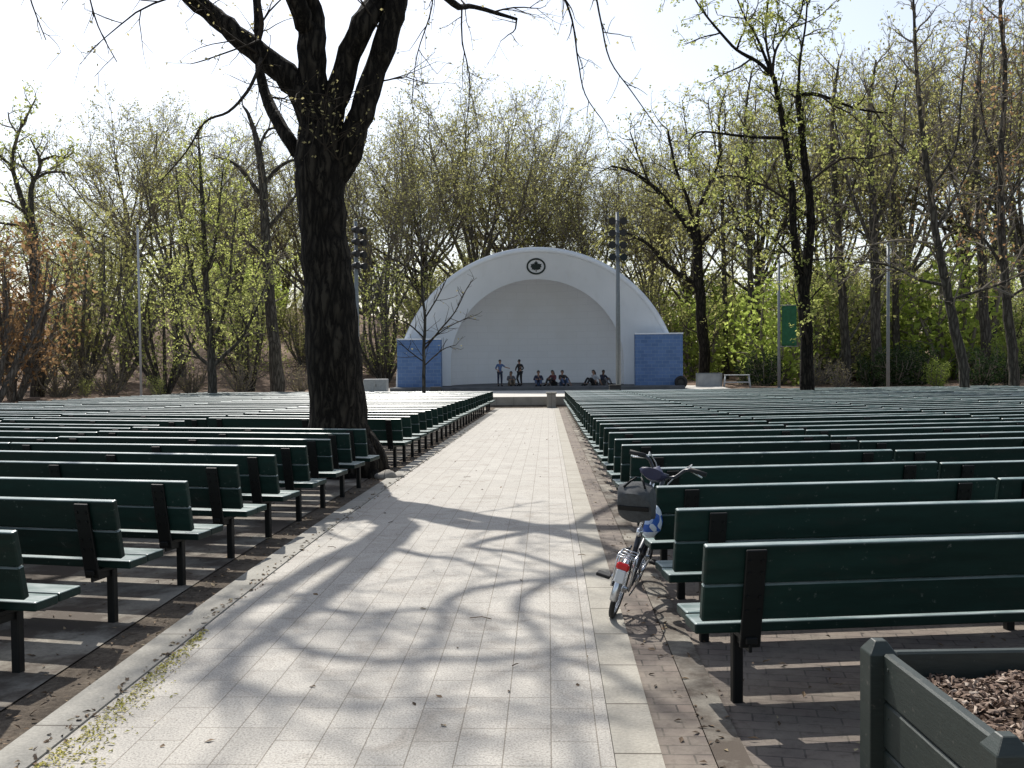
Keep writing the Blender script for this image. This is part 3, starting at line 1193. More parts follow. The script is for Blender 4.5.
# twin-stemmed tree with fresh leaves, right of the bandshell
stems_tree(21, 808, 40.0, [
    ([(808, 400), (807, 372), (806, 330), (804, 296), (808, 255), (811, 215), (808, 185), (804, 156), (798, 95)], [.48, .42, .39, .37, .31, .26, .25, .23, .18], 'base'),
    ([(804, 300), (797, 262), (793, 225), (792, 195), (787, 150), (781, 112), (774, 78)], [.28, .25, .23, .22, .20, .18, .15]),
    ([(774, 78), (758, 62), (737, 50), (718, 30), (702, 10), (690, -10)], [.14, .12, .10, .08, .06, .04]),
    ([(774, 80), (757, 38), (745, 18), (730, -20)], [.11, .08, .06, .04]),
    ([(772, 76), (776, 50), (790, 28), (800, 16), (806, -20)], [.10, .08, .07, .06, .04]),
    ([(774, 78), (766, 40), (768, 0), (770, -40)], [.10, .07, .05, .03]),
    ([(798, 95), (812, 94), (828, 98), (858, 109), (888, 113)], [.15, .12, .10, .07, .04]),
    ([(798, 95), (800, 60), (806, 20), (808, -30)], [.12, .08, .06, .03]),
    ([(783, 138), (750, 137), (725, 134), (700, 132), (690, 140)], [.12, .10, .08, .06, .04]),
    ([(806, 215), (780, 195), (750, 180), (722, 176), (700, 188)], [.10, .08, .06, .05, .03]),
    ([(806, 185), (840, 160), (870, 158), (900, 150)], [.10, .07, .05, .03]),
    ([(805, 270), (770, 235), (745, 215), (720, 212)], [.09, .07, .05, .03]),
], lim(2.1, .8, 1.4, 2.0, .75, .12, .10, .02, 48, .28, .045, 9), 'twin_stem_tree',
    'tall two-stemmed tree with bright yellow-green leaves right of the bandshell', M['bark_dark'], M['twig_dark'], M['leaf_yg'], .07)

# dark spreading tree close behind the right end of the bandshell
stems_tree(22, 704, 64.0, [
    ([(706, 385), (704, 355), (701, 315), (699, 280), (697, 240), (694, 226)], [.50, .44, .42, .40, .36, .30], 'base'),
    ([(696, 240), (684, 222), (668, 202), (650, 184), (632, 172), (612, 166)], [.26, .22, .19, .16, .12, .08]),
    ([(698, 285), (682, 276), (664, 262), (650, 246), (634, 236), (616, 230)], [.22, .20, .17, .14, .10, .06]),
    ([(697, 250), (712, 232), (730, 226), (748, 236)], [.18, .14, .10, .07]),
    ([(695, 232), (700, 205), (712, 180), (722, 150)], [.2, .15, .11, .07]),
    ([(694, 230), (688, 200), (676, 170), (668, 130)], [.2, .15, .11, .07]),
    ([(650, 184), (640, 160), (630, 132)], [.10, .08, .05]),
], lim(3.0, .8, 1.1, 1.8, .7, .18, .2, .05, 46, .3, .05, 3), 'spreading_tree',
    'dark tree with long arching limbs reaching over the right shoulder of the bandshell', M['bark_dark'], M['twig_dark'], M['leaf_olive'], .08)

# slanting tree at the right
stems_tree(23, 966, 42.0, [
    ([(967, 396), (964, 372), (955, 330), (946, 285), (937, 240), (930, 190), (922, 130), (916, 60), (913, -10)], [.34, .29, .27, .25, .22, .19, .15, .10, .06], 'base'),
    ([(946, 285), (920, 280), (890, 266), (860, 262), (835, 270)], [.10, .09, .07, .05, .03]),
    ([(950, 300), (975, 292), (1005, 282), (1030, 268)], [.11, .09, .07, .04]),
    ([(935, 230), (950, 205), (968, 170), (985, 120)], [.11, .09, .06, .03]),
    ([(927, 170), (905, 150), (880, 120), (862, 80)], [.09, .07, .05, .03]),
    ([(930, 190), (955, 150), (962, 90), (970, 20)], [.09, .07, .05, .03]),
    ([(938, 245), (905, 240), (870, 245), (840, 252)], [.08, .07, .05, .03]),
], lim(1.9, 1.0, 1.3, 2.0, .55, .14, .12, .05, 44, .3), 'slanting_tree',
    'thin leaning tree with grey bark and sparse buds behind the right-hand benches', M['bark'], M['twig'], M['leaf_bud'], .06)
stems_tree(24, 1014, 44.0, [
    ([(1015, 396), (1013, 360), (1009, 320), (1004, 270), (1001, 215), (1001, 150), (1005, 80), (1000, 0), (1004, -40)], [.30, .27, .26, .23, .2, .17, .13, .09, .05], 'base'),
    ([(1004, 270), (985, 240), (960, 220), (935, 200)], [.10, .08, .05, .03]),
    ([(1001, 215), (1015, 190), (1030, 170), (1050, 140)], [.10, .08, .06, .03]),
    ([(1002, 170), (985, 130), (980, 80), (985, 30)], [.09, .07, .05, .03]),
    ([(1006, 300), (1030, 285), (1060, 270)], [.09, .07, .04]),
], lim(2.0, .9, 1.3, 2.0, .8, .16, .14, .05, 44, .3), 'budding_tree',
    'straight grey tree with reddish buds at the right edge of the photo', M['bark'], M['twig'], M['leaf_red'], .06)
# left: forked tree with light leaves standing high against the white sky
stems_tree(25, 37, 56.0, [
    ([(40, 392), (38, 350), (36, 300), (34, 255), (32, 226)], [.40, .35, .32, .28, .25], 'base'),
    ([(32, 226), (26, 212), (17, 184), (12, 164), (18, 134), (29, 112), (36, 98)], [.18, .16, .14, .11, .085, .06, .03]),
    ([(32, 228), (31, 200), (32, 186), (38, 172), (40, 160), (34, 146), (30, 138)], [.17, .15, .13, .10, .08, .05, .03]),
    ([(34, 180), (46, 173), (58, 172), (71, 173)], [.10, .08, .06, .04]),
    ([(40, 161), (54, 156), (64, 158), (74, 152)], [.08, .07, .05, .03]),
    ([(30, 217), (20, 209), (8, 202), (-8, 198)], [.09, .08, .06, .04]),
    ([(31, 226), (16, 225), (0, 223), (-12, 222)], [.09, .08, .06, .04]),
    ([(12, 166), (2, 158), (-6, 148)], [.10, .08, .05]),
    ([(18, 134), (10, 122), (8, 112)], [.07, .05, .03]),
    ([(34, 178), (24, 166), (18, 152)], [.08, .06, .03]),
], lim(1.6, .9, 1.4, 2.1, .8, .17, .12, .05, 46, .4, .05, 4), 'forked_tree',
    'forked tree with pale green leaf tips standing against the white sky at the far left', M['bark'], M['twig'], M['leaf_yg'], .07)
stems_tree(26, 277, 52.0, [
    ([(278, 398), (276, 365), (272, 325), (268, 270), (265, 225), (263, 185), (258, 148), (250, 118), (243, 106)], [.42, .33, .29, .26, .24, .22, .17, .10, .05], 'base'),
    ([(264, 200), (248, 178), (232, 162), (214, 158)], [.14, .11, .08, .04]),
    ([(263, 185), (278, 168), (296, 160), (312, 170)], [.13, .10, .07, .04]),
    ([(266, 230), (288, 205), (300, 190)], [.12, .09, .05]),
    ([(258, 150), (268, 130), (284, 128)], [.1, .07, .04]),
    ([(267, 260), (245, 240), (225, 232)], [.09, .07, .04]),
], lim(1.7, .8, 1.2, 1.6, .45, .15, .14, .0, 50, .35), 'stubby_tree',
    'grey trunk with broken bare top and knotty limbs just left of the massive dark tree', M['bark'], M['twig'], M['leaf_olive'], .07)
stems_tree(27, 212, 46.0, [
    ([(213, 398), (212, 375), (211, 350), (208, 310), (205, 260), (203, 210), (200, 165), (198, 130)], [.24, .2, .18, .15, .13, .10, .07, .03], 'base'),
    ([(213, 366), (224, 356), (240, 340), (252, 318), (264, 290), (270, 262)], [.11, .09, .08, .07, .05, .03]),
    ([(212, 366), (200, 358), (190, 344), (180, 320), (172, 290)], [.10, .08, .07, .05, .03]),
    ([(211, 345), (222, 320), (228, 290), (232, 250), (236, 210)], [.09, .08, .07, .05, .03]),
    ([(209, 320), (196, 290), (188, 250), (180, 210), (176, 170)], [.09, .08, .07, .05, .03]),
    ([(206, 275), (216, 240), (220, 200), (224, 160)], [.08, .06, .05, .03]),
], lim(1.6, 1.2, 1.9, 2.5, 1.0, .10, .11, .04, 44, .25, .05, 6), 'young_leafy_tree',
    'many-stemmed young tree in fresh green leaf left of the massive dark tree', M['bark'], M['twig'], M['leaf_yg'], .05)
# sapling before the left wing of the bandshell
stems_tree(28, 423, 42.0, [
    ([(423, 405), (424, 385), (424, 350), (425, 318), (422, 290), (421, 250), (420, 215), (418, 190)], [.085, .075, .07, .06, .046, .034, .022, .012], 'base'),
    ([(424, 350), (440, 330), (455, 312), (466, 290), (474, 278)], [.04, .035, .028, .02, .012]),
    ([(424, 338), (410, 325), (396, 318), (380, 308)], [.035, .03, .022, .012]),
    ([(425, 318), (436, 300), (446, 280), (452, 262)], [.035, .028, .02, .012]),
    ([(424, 362), (408, 350), (398, 340)], [.03, .022, .012]),
    ([(423, 300), (410, 280), (402, 262)], [.03, .022, .012]),
    ([(424, 366), (442, 350), (456, 345)], [.03, .022, .012]),
    ([(424, 345), (450, 326), (476, 315)], [.03, .024, .012]),
], [dict(n=3.0, per_m=True, t0=.25, ang=48, jit=12, len=.95, r=.014, seg=6, wander=.1, up=.05, sides=4, rmin=.010, leaf=.25, lsize=.08),
    dict(n=2.0, per_m=True, t0=.2, ang=40, jit=12, len=.35, r=.010, seg=4, wander=.1, up=.03, sides=3, rmin=.008, leaf=.5, lsize=.07)], 'sapling',
    'slender bare sapling standing before the left blue wing of the bandshell', M['bark'], M['twig_dark'], M['leaf_bud'], .045)
# straight trunks in the right-hand wood
for i, (x0, x1, d, r0, top, lab) in enumerate((
        (877, 872, 60, .40, 60, 'straight dark trunk left of the evergreen bushes on the right'),
        (897, 893, 66, .30, 80, 'second, slimmer straight trunk beside the dark one on the right'),
        (846, 835, 62, .36, 60, 'dark trunk right of the two-stemmed tree leaning a little left'),
        (986, 978, 62, .40, 40, 'stout dark trunk left of the straight grey tree at the right edge'),
        (992, 998, 70, .42, 60, 'stout trunk half hidden behind its dark neighbour at the right edge'),
        (752, 748, 70, .30, 70, 'slim trunk in the gap between the arching tree and two-stemmed tree'),
        (726, 722, 74, .26, 90, 'thin bare trunk close right of the dark arching tree'))):
    stems_tree(40 + i, x0, float(d), [
        ([(x0, 390), (x0 - .3, 350), (x0 + (x1 - x0) * .5, 270), (x1, 190), (x1 - 3, 120), (x1 + 4, top)], [r0 * 1.15, r0, r0 * .85, r0 * .66, r0 * .45, .06], 'base'),
        ([(x0 + (x1 - x0) * .6, 250), (x1 - 18, 200), (x1 - 32, 150), (x1 - 40, 100)], [r0 * .42, r0 * .33, r0 * .22, .04]),
        ([(x0 + (x1 - x0) * .7, 230), (x1 + 16, 190), (x1 + 30, 150), (x1 + 34, 90)], [r0 * .42, r0 * .33, r0 * .22, .04]),
        ([(x0 + (x1 - x0) * .4, 290), (x1 + 20, 262), (x1 + 40, 255)], [r0 * .25, r0 * .2, .04]),
    ], lim(2.6, .75, 1.1, 1.6, .7, .18, .2, .05, 45, .3, .05, 3), 'woodland_tree', lab, M['bark'], M['twig'], M['leaf_olive'], .08)

# ---- kinds of tree that repeat in the wood
def vase(seed, H, spread, bark, twig, leaf, nl, ls, trunkr, fork=.3, dense=1.0, sp=.2):
    """wide fan of rising limbs from a low fork; fine twigs only on the outer shell of a domed top"""
    ww = Wood(seed)
    rg = ww.r
    h0 = H * fork
    ww.stem([(0, 0, -.4), (0, 0, .3), (.1, 0, h0 * .5), (0, .1, h0), (.1, .1, h0 * 1.2)], [trunkr * 1.3, trunkr * 1.05, trunkr * .9, trunkr * .75, trunkr * .4], 9)
    nst = 17
    for k in range(nst):
        az = k * 2.4 + rg.normal(0, .25)
        lean = math.sqrt((k + .5) / nst) * spread
        top = H * rg.uniform(.93, 1.0) * math.sqrt(max(.12, 1 - .62 * min(1.1, lean) ** 2))
        o = np.array((math.cos(az), math.sin(az), 0))
        e = o * lean * H * .50 + np.array((0, 0, top))
        s = np.array((0, 0, h0 * rg.uniform(.65, 1.15)))
        m1 = s + (e - s) * .33 + o * lean * H * .015 + rg.normal(0, .35, 3)
        m2 = s + (e - s) * .68 + o * lean * H * .03 + rg.normal(0, .45, 3)
        x = ww.stem([s, m1, m2, e], [trunkr * .33, trunkr * .22, trunkr * .12, .016], 6, 4, .03)
        ww.sprout(x, 0, [
            dict(n=1.25 * dense, per_m=True, t0=.40, ang=36, jit=12, len=H * .17, r=.05, rmin=.018, seg=7, wander=.16, up=.03, sides=5, drop=.45),
            dict(n=2.1 * dense, per_m=True, t0=.30, ang=40, jit=14, len=H * .075, r=.022, seg=5, wander=.15, up=.03, sides=4, rmin=.013, leaf=nl * .4, lsize=ls, lspread=sp),
            dict(n=3.2 * dense, per_m=True, t0=.25, ang=40, jit=16, len=H * .04, r=.011, seg=3, wander=.14, up=.02, sides=3, rmin=.0095, leaf=nl, lsize=ls, lspread=sp)])
    return ww, bark, twig, leaf


def slim(seed, H, bark, twig, leaf, nl, ls, tr_, lo=.45, L=.2):
    ww = Wood(seed)
    rg = ww.r
    b = rg.normal(0, .25, 6)
    x = ww.stem([(0, 0, -.4), (0, 0, .3), (b[0], b[1], H * .3), (b[2], b[3], H * .6), (b[4] * 2, b[5] * 2, H)], [tr_ * 1.25, tr_, tr_ * .85, tr_ * .55, .03], 8)
    ww.sprout(x, 0, [
        dict(n=1.5, per_m=True, t0=lo, ang=44, jit=12, len=H * L, r=.09, seg=7, wander=.13, up=.07, sides=5, drop=.55),
        dict(n=1.6, per_m=True, t0=.2, ang=40, jit=12, len=H * L * .42, r=.035, seg=5, wander=.12, up=.06, sides=4, rmin=.016, leaf=nl * .4, lsize=ls, lspread=.22),
        dict(n=2.2, per_m=True, t0=.15, ang=38, jit=12, len=H * L * .2, r=.016, seg=4, wander=.1, up=.04, sides=3, rmin=.012, leaf=nl, lsize=ls, lspread=.22)])
    return ww, bark, twig, leaf


def bushy(seed, H, bark, twig, leaf, nl, ls, n=7, sp=.2, dens=1.0, lo=.15):
    ww = Wood(seed)
    rg = ww.r
    for k in range(n):
        az = k * 2.4 + rg.normal(0, .3)
        lean = rg.uniform(.1, .75)
        s = np.array((math.cos(az) * .12, math.sin(az) * .12, -.2))
        e = np.array((math.cos(az) * lean * H * .6, math.sin(az) * lean * H * .6, H * rg.uniform(.7, 1.0) * (1 - .3 * lean)))
        m = (s + e) / 2 + np.array((math.cos(az), math.sin(az), 0)) * H * .06 + rg.normal(0, .06 * H, 3) * .4
        x = ww.stem([s, m, e], [.012 * H + .02, .009 * H + .012, .012], 6)
        ww.sprout(x, 0, [
            dict(n=6 * dens / H, per_m=True, t0=lo, ang=40, jit=14, len=H * .28, r=.03, seg=5, wander=.13, up=.06, sides=4, rmin=.012, min=3, leaf=nl * .5, lsize=ls, lspread=sp),
            dict(n=11 * dens / H, per_m=True, t0=.2, ang=42, jit=14, len=H * .12, r=.012, seg=4, wander=.13, up=.03, sides=3, rmin=.009, min=3, leaf=nl, lsize=ls, lspread=sp)])
    return ww, bark, twig, leaf


KIND = {}
def kind(key, name, made, cut=.07, crown='crown'):
    ww, bark, twig, leaf = made
    t = empty(name, 'tree', 'tree')
    ww.build(t, (0, 0, 0), bark, twig, leaf, cut, crown)
    KIND[key] = [t, False]


kind('vaseA', 'vase_tree', vase(101, 20, .95, M['bark_grey'], M['twig'], M['leaf_olive'], 2.4, .15, .42))
kind('vaseB', 'vase_tree', vase(102, 20, .85, M['bark_grey'], M['twig'], M['leaf_olive'], 1.5, .14, .38, .25))
kind('vaseC', 'vase_tree', vase(103, 20, 1.05, M['bark'], M['twig'], M['leaf_olive'], 3.0, .16, .40, .35))
kind('slimA', 'woodland_tree', slim(111, 20, M['bark'], M['twig'], M['leaf_olive'], 4.0, .2, .22))
kind('slimB', 'woodland_tree', slim(112, 20, M['bark'], M['twig'], M['leaf_olive'], 3.0, .18, .25, .5, .17))
kind('slimC', 'woodland_tree', slim(113, 20, M['bark_grey'], M['twig'], M['leaf_yg'], 3.4, .18, .18, .35, .16))
kind('roundO', 'round_tree', bushy(121, 8, M['bark_grey'], M['twig'], M['leaf_olive'], 5.5, .19, 11, .28, 1.6))
kind('roundR', 'round_tree', bushy(122, 8, M['bark_grey'], M['twig'], M['leaf_red'], 5.5, .19, 11, .28, 1.5))
kind('roundY', 'round_tree', bushy(123, 8, M['bark'], M['twig'], M['leaf_yg'], 6.5, .15, 10, .25, 1.5))
kind('bushG', 'leafy_bush', bushy(131, 3, M['bark_grey'], M['twig'], M['leaf_green'], 8.0, .15, 10, .14, 1.3, .05), crown='foliage')
kind('bushY', 'leafy_bush', bushy(132, 3, M['bark_grey'], M['twig'], M['leaf_yg'], 4.0, .14, 10, .14, 1.2, .1), crown='foliage')
kind('bushE', 'evergreen_bush', bushy(133, 3, M['bark_grey'], M['twig'], M['leaf_dark'], 8.0, .16, 11, .13, 1.3, .05), crown='foliage')
kind('bushB', 'bare_bush', bushy(134, 3, M['bark_grey'], M['twig'], M['leaf_bud'], 1.2, .09, 13, .1, 1.6, .1), crown='foliage')


def put(key, pxx, d, H, label, group=None, H0=None, name=None, sx=1.0):
    t, used = KIND[key]
    H0 = {'v': 20, 's': 20, 'r': 8, 'b': 3}[key[0]]
    p = gpt(pxx, d)
    s = H / H0
    rz = random.uniform(0, 6.28)
    if not used:
        KIND[key][1] = True
        t.location, t.rotation_euler, t.scale = p, (0, 0, rz), (s * sx, s * sx, s)
        t['label'] = label
        o = t
    else:
        o = dup(t, p, rz, (s * sx, s * sx, s), label)
        if 'group' in o and not group:
            del o['group']
    if group:
        o['group'] = group
    o['category'] = 'bush' if key[0] == 'b' else 'tree'
    return o


g_fan = 'fan-shaped trees behind the bandshell'
put('vaseA', 478, 84, 23.5, 'broad fan-shaped tree behind the bandshell, left of the leaf emblem', g_fan, sx=1.0)
put('vaseC', 425, 80, 20.5, 'broad olive fan-shaped tree between the massive trunk and bandshell', g_fan)
put('vaseB', 548, 88, 20.5, 'fan-shaped tree behind the bandshell, just right of the leaf emblem', g_fan)
put('vaseA', 600, 82, 17.5, 'lower fan-shaped tree above the right shoulder of the bandshell', g_fan)
put('vaseC', 512, 96, 26, 'tallest pale fan-shaped crown behind the bandshell', g_fan, sx=.8)
put('vaseB', 385, 74, 18, 'dark-limbed tree seen right beside the massive trunk', g_fan)
put('vaseA', 180, 70, 17.5, 'broad fan-shaped tree behind the young leafy tree on the left', g_fan, sx=1.1)
put('vaseC', 130, 84, 19.5, 'pale fan-shaped crown above the white pole on the left', g_fan)
put('vaseB', 240, 78, 17, 'fan-shaped tree behind the grey trunk with broken top', g_fan)
put('vaseA', 310, 80, 17, 'fan-shaped tree mostly behind the massive dark trunk', g_fan)
put('roundO', 82, 62, 11.0, 'rounded brownish-olive tree left of the white pole', sx=.95)
put('roundO', 120, 66, 9.5, 'lower olive round tree right behind the white pole', sx=1.0)
put('roundR', -14, 50, 10.5, 'tall rust-red budding tree cut by the left edge of the photo', sx=1.1)
put('roundR', 14, 53, 9.5, 'rust-red budding tree at the left edge of the photo', sx=1.0)
put('roundR', 40, 60, 7.0, 'low rust-red budding tree under the forked tree at the far left')
put('roundY', 250, 62, 8.0, 'yellow-green round tree behind the grey trunk with broken top')
put('roundY', 165, 58, 8.0, 'yellow-green round tree between the white pole and young leafy tree')
put('roundY', 385, 66, 8.0, 'yellow-green round tree beside the left floodlight pole')
put('roundO', 455, 72, 10, 'olive round crown peeping over the left shoulder of the bandshell')
put('roundO', 575, 73, 10, 'olive round crown peeping over the top right of the bandshell')
put('roundO', 640, 76, 9.5, 'olive round crown behind the right floodlight pole')
put('vaseC', 760, 80, 23, 'tall hazy olive crown behind the two-stemmed tree', sx=.9)
put('vaseB', 830, 84, 24, 'tall bare crown right of the two-stemmed tree', sx=.9)
put('vaseA', 905, 78, 25, 'tall olive crown behind the thin leaning tree', sx=.9)
put('vaseC', 965, 82, 27, 'tall hazy crown between the leaning tree and the right edge')
put('vaseB', 1030, 72, 27, 'tall bare crown cut by the right edge of the photo')
put('vaseA', 690, 90, 21, 'pale crown high above the dark arching tree', sx=.9)
put('vaseB', 650, 92, 19, 'bare crown high above the right floodlight pole', sx=.9)
rw = random.Random(5)
k_ = ['slimA', 'slimB', 'slimC']
for i in range(58):
    side_px = rw.uniform(-70, 1090)
    d = rw.uniform(78, 150)
    if 380 < side_px < 690 and d < 92:
        d += 25
    right = side_px > 640
    lab = ('slim trunk deep in the wood right of the bandshell' if right else
           'slim trunk deep in the wood behind the bandshell' if side_px > 400 else 'slim trunk deep in the wood on the left hillside')
    g = ('slim trunks in the wood right of the bandshell' if right else 'slim trunks in the wood behind the bandshell' if side_px > 400 else 'slim trunks on the left hillside')
    put(k_[i % 3], side_px, d, (rw.uniform(9, 13) if side_px < 400 else rw.uniform(12, 16)) if not right else rw.uniform(14, 21), lab, g, sx=rw.uniform(.85, 1.1))
for i in range(44):
    pxx = rw.uniform(-90, 1110)
    lab = ('hazy low tree far back in the wood right of the bandshell' if pxx > 640 else
           'hazy low tree far back in the wood behind the bandshell' if pxx > 400 else 'hazy low tree far up the hillside on the left')
    g = ('far low trees right of the bandshell' if pxx > 640 else 'far low trees behind the bandshell' if pxx > 400 else 'far low trees on the left hillside')
    put(rw.choice(['roundO', 'roundY', 'roundO', 'vaseC']), pxx, rw.uniform(100, 150), rw.uniform(8, 13), lab, g, sx=1.5)
# understorey: low trees and bushes that close the wood near the ground
for i in range(54):
    pxx = rw.uniform(700, 1075)
    d = rw.uniform(61, 100)
    put(rw.choice(['roundY', 'bushG', 'roundY', 'bushG', 'roundO']) , pxx, d, rw.uniform(2.2, 8.5), 'low yellow-green growth among the trunks right of the bandshell',
        'understorey right of the bandshell', sx=rw.uniform(1.0, 1.35))
for i in range(26):
    pxx = rw.uniform(-60, 395)
    d = rw.uniform(60, 104)
    put(rw.choice(['roundY', 'bushG', 'bushB', 'roundO', 'bushY']), pxx, d, rw.uniform(2.2, 5.5), 'low green growth on the wooded slope left of the bandshell',
        'understorey left of the bandshell', sx=rw.uniform(1.0, 1.4))
for i in range(10):
    put(rw.choice(['roundO', 'roundY']), rw.uniform(400, 680), rw.uniform(68, 84), rw.uniform(6, 9), 'olive growth crowding behind the bandshell',
        'understorey behind the bandshell', sx=1.2)
for (pxx, d, h, lab) in ((765, 60, 2.1, 'dark evergreen bush left of the green banner'), (748, 61, 1.5, 'grey-green evergreen bush beside the pale trestle table'),
                         (895, 58, 2.3, 'broad dark evergreen bush before the straight dark trunks'), (870, 60, 1.9, 'lower dark evergreen bush at the foot of the straight dark trunk'),
                         (980, 56, 2.2, 'dark evergreen bush right of the thin leaning tree'), (915, 62, 2.6, 'dark evergreen bush behind the bright green one'),
                         (1008, 58, 1.6, 'small evergreen bush at the foot of the grey tree on the right edge')):
    put('bushE', pxx, d, h, lab, 'evergreen bushes in the bed on the right', sx=1.15)
put('bushG', 937, 56, 1.5, 'small bright green bush among the dark evergreens', sx=1.2)
put('bushY', 85, 55, 1.0, 'small bright yellow bush left of the white pole behind the benches', sx=1.1)
put('bushY', 157, 55, 1.1, 'small bright yellow bush right of the white pole behind the benches', sx=1.2)
for (pxx, d, h, lab) in ((60, 56, 2.6, 'bare brown bush at the foot of the forked tree'), (110, 57, 2.4, 'bare brown bush left of the white pole'),
                         (190, 60, 2.2, 'bare brown bush behind the young leafy tree'), (240, 58, 2.0, 'bare brown bush left of the grey trunk with broken top'),
                         (815, 60, 2.0, 'bare brown bush behind the two-stemmed tree'), (840, 58, 1.6, 'low bare bush right of the two-stemmed tree'),
                         (1000, 64, 2.2, 'bare bush between the trunks at the right edge'), (300, 57, 1.7, 'bare bush at the left of the massive trunk')):
    put('bushB', pxx, d, h, lab, 'bare bushes along the edge of the wood', sx=1.3)

# ------------------------------------------------------------------ planter
def mat_planter():
    m, nt, b = new_mat('planter_paint')
    g = noise(nt, coord(nt, 'Object', (3, 3, 22)), 4.0, 7, .7)
    ch = noise(nt, coord(nt), 26.0, 6, .7)
    c = ramp(nt, g, [(.3, (.013, .020, .017)), (.7, (.024, .034, .029))])
    c = mixc(nt, ramp(nt, ch, [(.63, (0, 0, 0)), (.68, (1, 1, 1))]), c, (.085, .085, .072))
    nt.links.new(c, b.inputs['Base Color'])
    b.inputs['Roughness'].default_value = .5
    bump(nt, b, g, .35, .004)
    return m
M['planter'] = mat_planter()
M['soil'] = mat_dirt('dark_soil', [(.3, (.03, .02, .014)), (.6, (.08, .055, .04)), (.8, (.13, .09, .065))], 14.0, 60.0)
M['chips'] = None
def mat_chips():
    m, nt, b = new_mat('wood_chips')
    geo = nt.nodes.new('ShaderNodeNewGeometry')
    c = ramp(nt, geo.outputs['Random Per Island'], [(0, (.05, .03, .02)), (.45, (.16, .105, .075)), (.8, (.30, .22, .165)), (1, (.50, .42, .34))])
    nt.links.new(c, b.inputs['Base Color'])
    b.inputs['Roughness'].default_value = .9
    return m
M['chips'] = mat_chips()
PX, PY, PROT = 1.285, 3.93, R(3.2)
PLX, PLY, PH = 1.9, 0.97, .60
pl = empty('planter_box', 'dark grey-green wooden planter box full of wood chips at the lower right corner', 'planter', (PX, PY, 0), PROT)
for (x, y) in ((0, 0), (PLX, 0), (0, -PLY), (PLX, -PLY)):
    bm = NB()
    s, h = .054, PH
    pts_lo = [(-s, -s), (s, -s), (s, s), (-s, s)]
    a = [bm.verts.new((x + p, y + q, 0)) for p, q in pts_lo]
    b = [bm.verts.new((x + p, y + q, h - .035)) for p, q in pts_lo]
    c = [bm.verts.new((x + p * .42, y + q * .42, h + .012)) for p, q in pts_lo]
    for k in range(4):
        bm.faces.new((a[k], a[(k + 1) % 4], b[(k + 1) % 4], b[k]))
        bm.faces.new((b[k], b[(k + 1) % 4], c[(k + 1) % 4], c[k]))
    bm.faces.new(c)
    bm.faces.new(list(reversed(a)))
    bmesh.ops.bevel(bm, geom=bm.edges[:], offset=.003, segments=1, affect='EDGES')
    obj('corner_post', bm, M['planter'], pl)
def boards(x0, y0, x1, y1):
    bm = NB()
    L = math.hypot(x1 - x0, y1 - y0)
    a = math.atan2(y1 - y0, x1 - x0)
    Mx = Matrix.Translation(((x0 + x1) / 2, (y0 + y1) / 2, 0)) @ Matrix.Rotation(a, 4, 'Z')
    for k in range(3):
        box(bm, (0, 0, .105 + .188 * k), (L, .044, .180), Mx, bev=.008)
    box(bm, (0, 0, .3), (L - .01, .020, .54), Mx)
    for k in range(3):
        for sx_ in (-1, 1):
            for sy_ in (-1, 1):
                p0 = Mx @ Vector((sx_ * (L / 2 - .05), sy_ * .0215, .105 + .188 * k + .04 * sx_ * sy_))
                p1_ = Mx @ Vector((sx_ * (L / 2 - .05), sy_ * .0255, .105 + .188 * k + .04 * sx_ * sy_))
                tube(bm, [p0, p1_], .006, 8)
    return bm
for s_ in ((0.02, -.05, .02, -PLY + .05), (PLX - .02, -.05, PLX - .02, -PLY + .05), (.05, -.02, PLX - .05, -.02), (.05, -PLY + .02, PLX - .05, -PLY + .02)):
    obj('side_boards', boards(*s_), M['planter'], pl)
# mulch: a mound of soil with chips lying on it
rm = random.Random(3)
bm = NB()
def mulch_z(x, y):
    u, v = x / PLX, -y / PLY
    return .435 + .10 * math.sin(PI * min(1, max(0, u))) ** .5 * math.sin(PI * min(1, max(0, v))) ** .6 + .012 * math.sin(x * 23) * math.sin(y * 19)
nx_, ny_ = 44, 26
g_ = [[bm.verts.new((.045 + (PLX - .09) * i / nx_, -.045 - (PLY - .09) * j / ny_, mulch_z(.045 + (PLX - .09) * i / nx_, -.045 - (PLY - .09) * j / ny_))) for i in range(nx_ + 1)] for j in range(ny_ + 1)]
for a, b in zip(g_, g_[1:]):
    for i in range(nx_):
        bm.faces.new((b[i], b[i + 1], a[i + 1], a[i]))
for k in range(5200):
    x, y = rm.uniform(.06, PLX - .06), -rm.uniform(.06, PLY - .06)
    l, w_, h = rm.uniform(.012, .05), rm.uniform(.006, .018), rm.uniform(.002, .006)
    Mx = Matrix.Translation((x, y, mulch_z(x, y) + rm.uniform(.0, .018))) @ Euler((rm.gauss(0, .45), rm.gauss(0, .45), rm.uniform(0, 6.28))).to_matrix().to_4x4()
    v = [bm.verts.new(Mx @ Vector(p)) for p in ((-l / 2, -w_ / 2, 0), (l / 2, -w_ * .35, 0), (l / 2 * .9, w_ / 2, h), (-l / 2, w_ * .4, h), (0, 0, h + .003))]
    for t3 in ((0, 1, 4), (1, 2, 4), (2, 3, 4), (3, 0, 4)):
        bm.faces.new([v[q] for q in t3]).material_index = 1
mu = obj('wood_chips', bm, [M['soil'], M['chips']])
mu.location = (PX, PY, 0); mu.rotation_euler = (0, 0, PROT)
tag(mu, 'brown wood chip mulch heaped inside the planter box', 'mulch', kind='stuff')

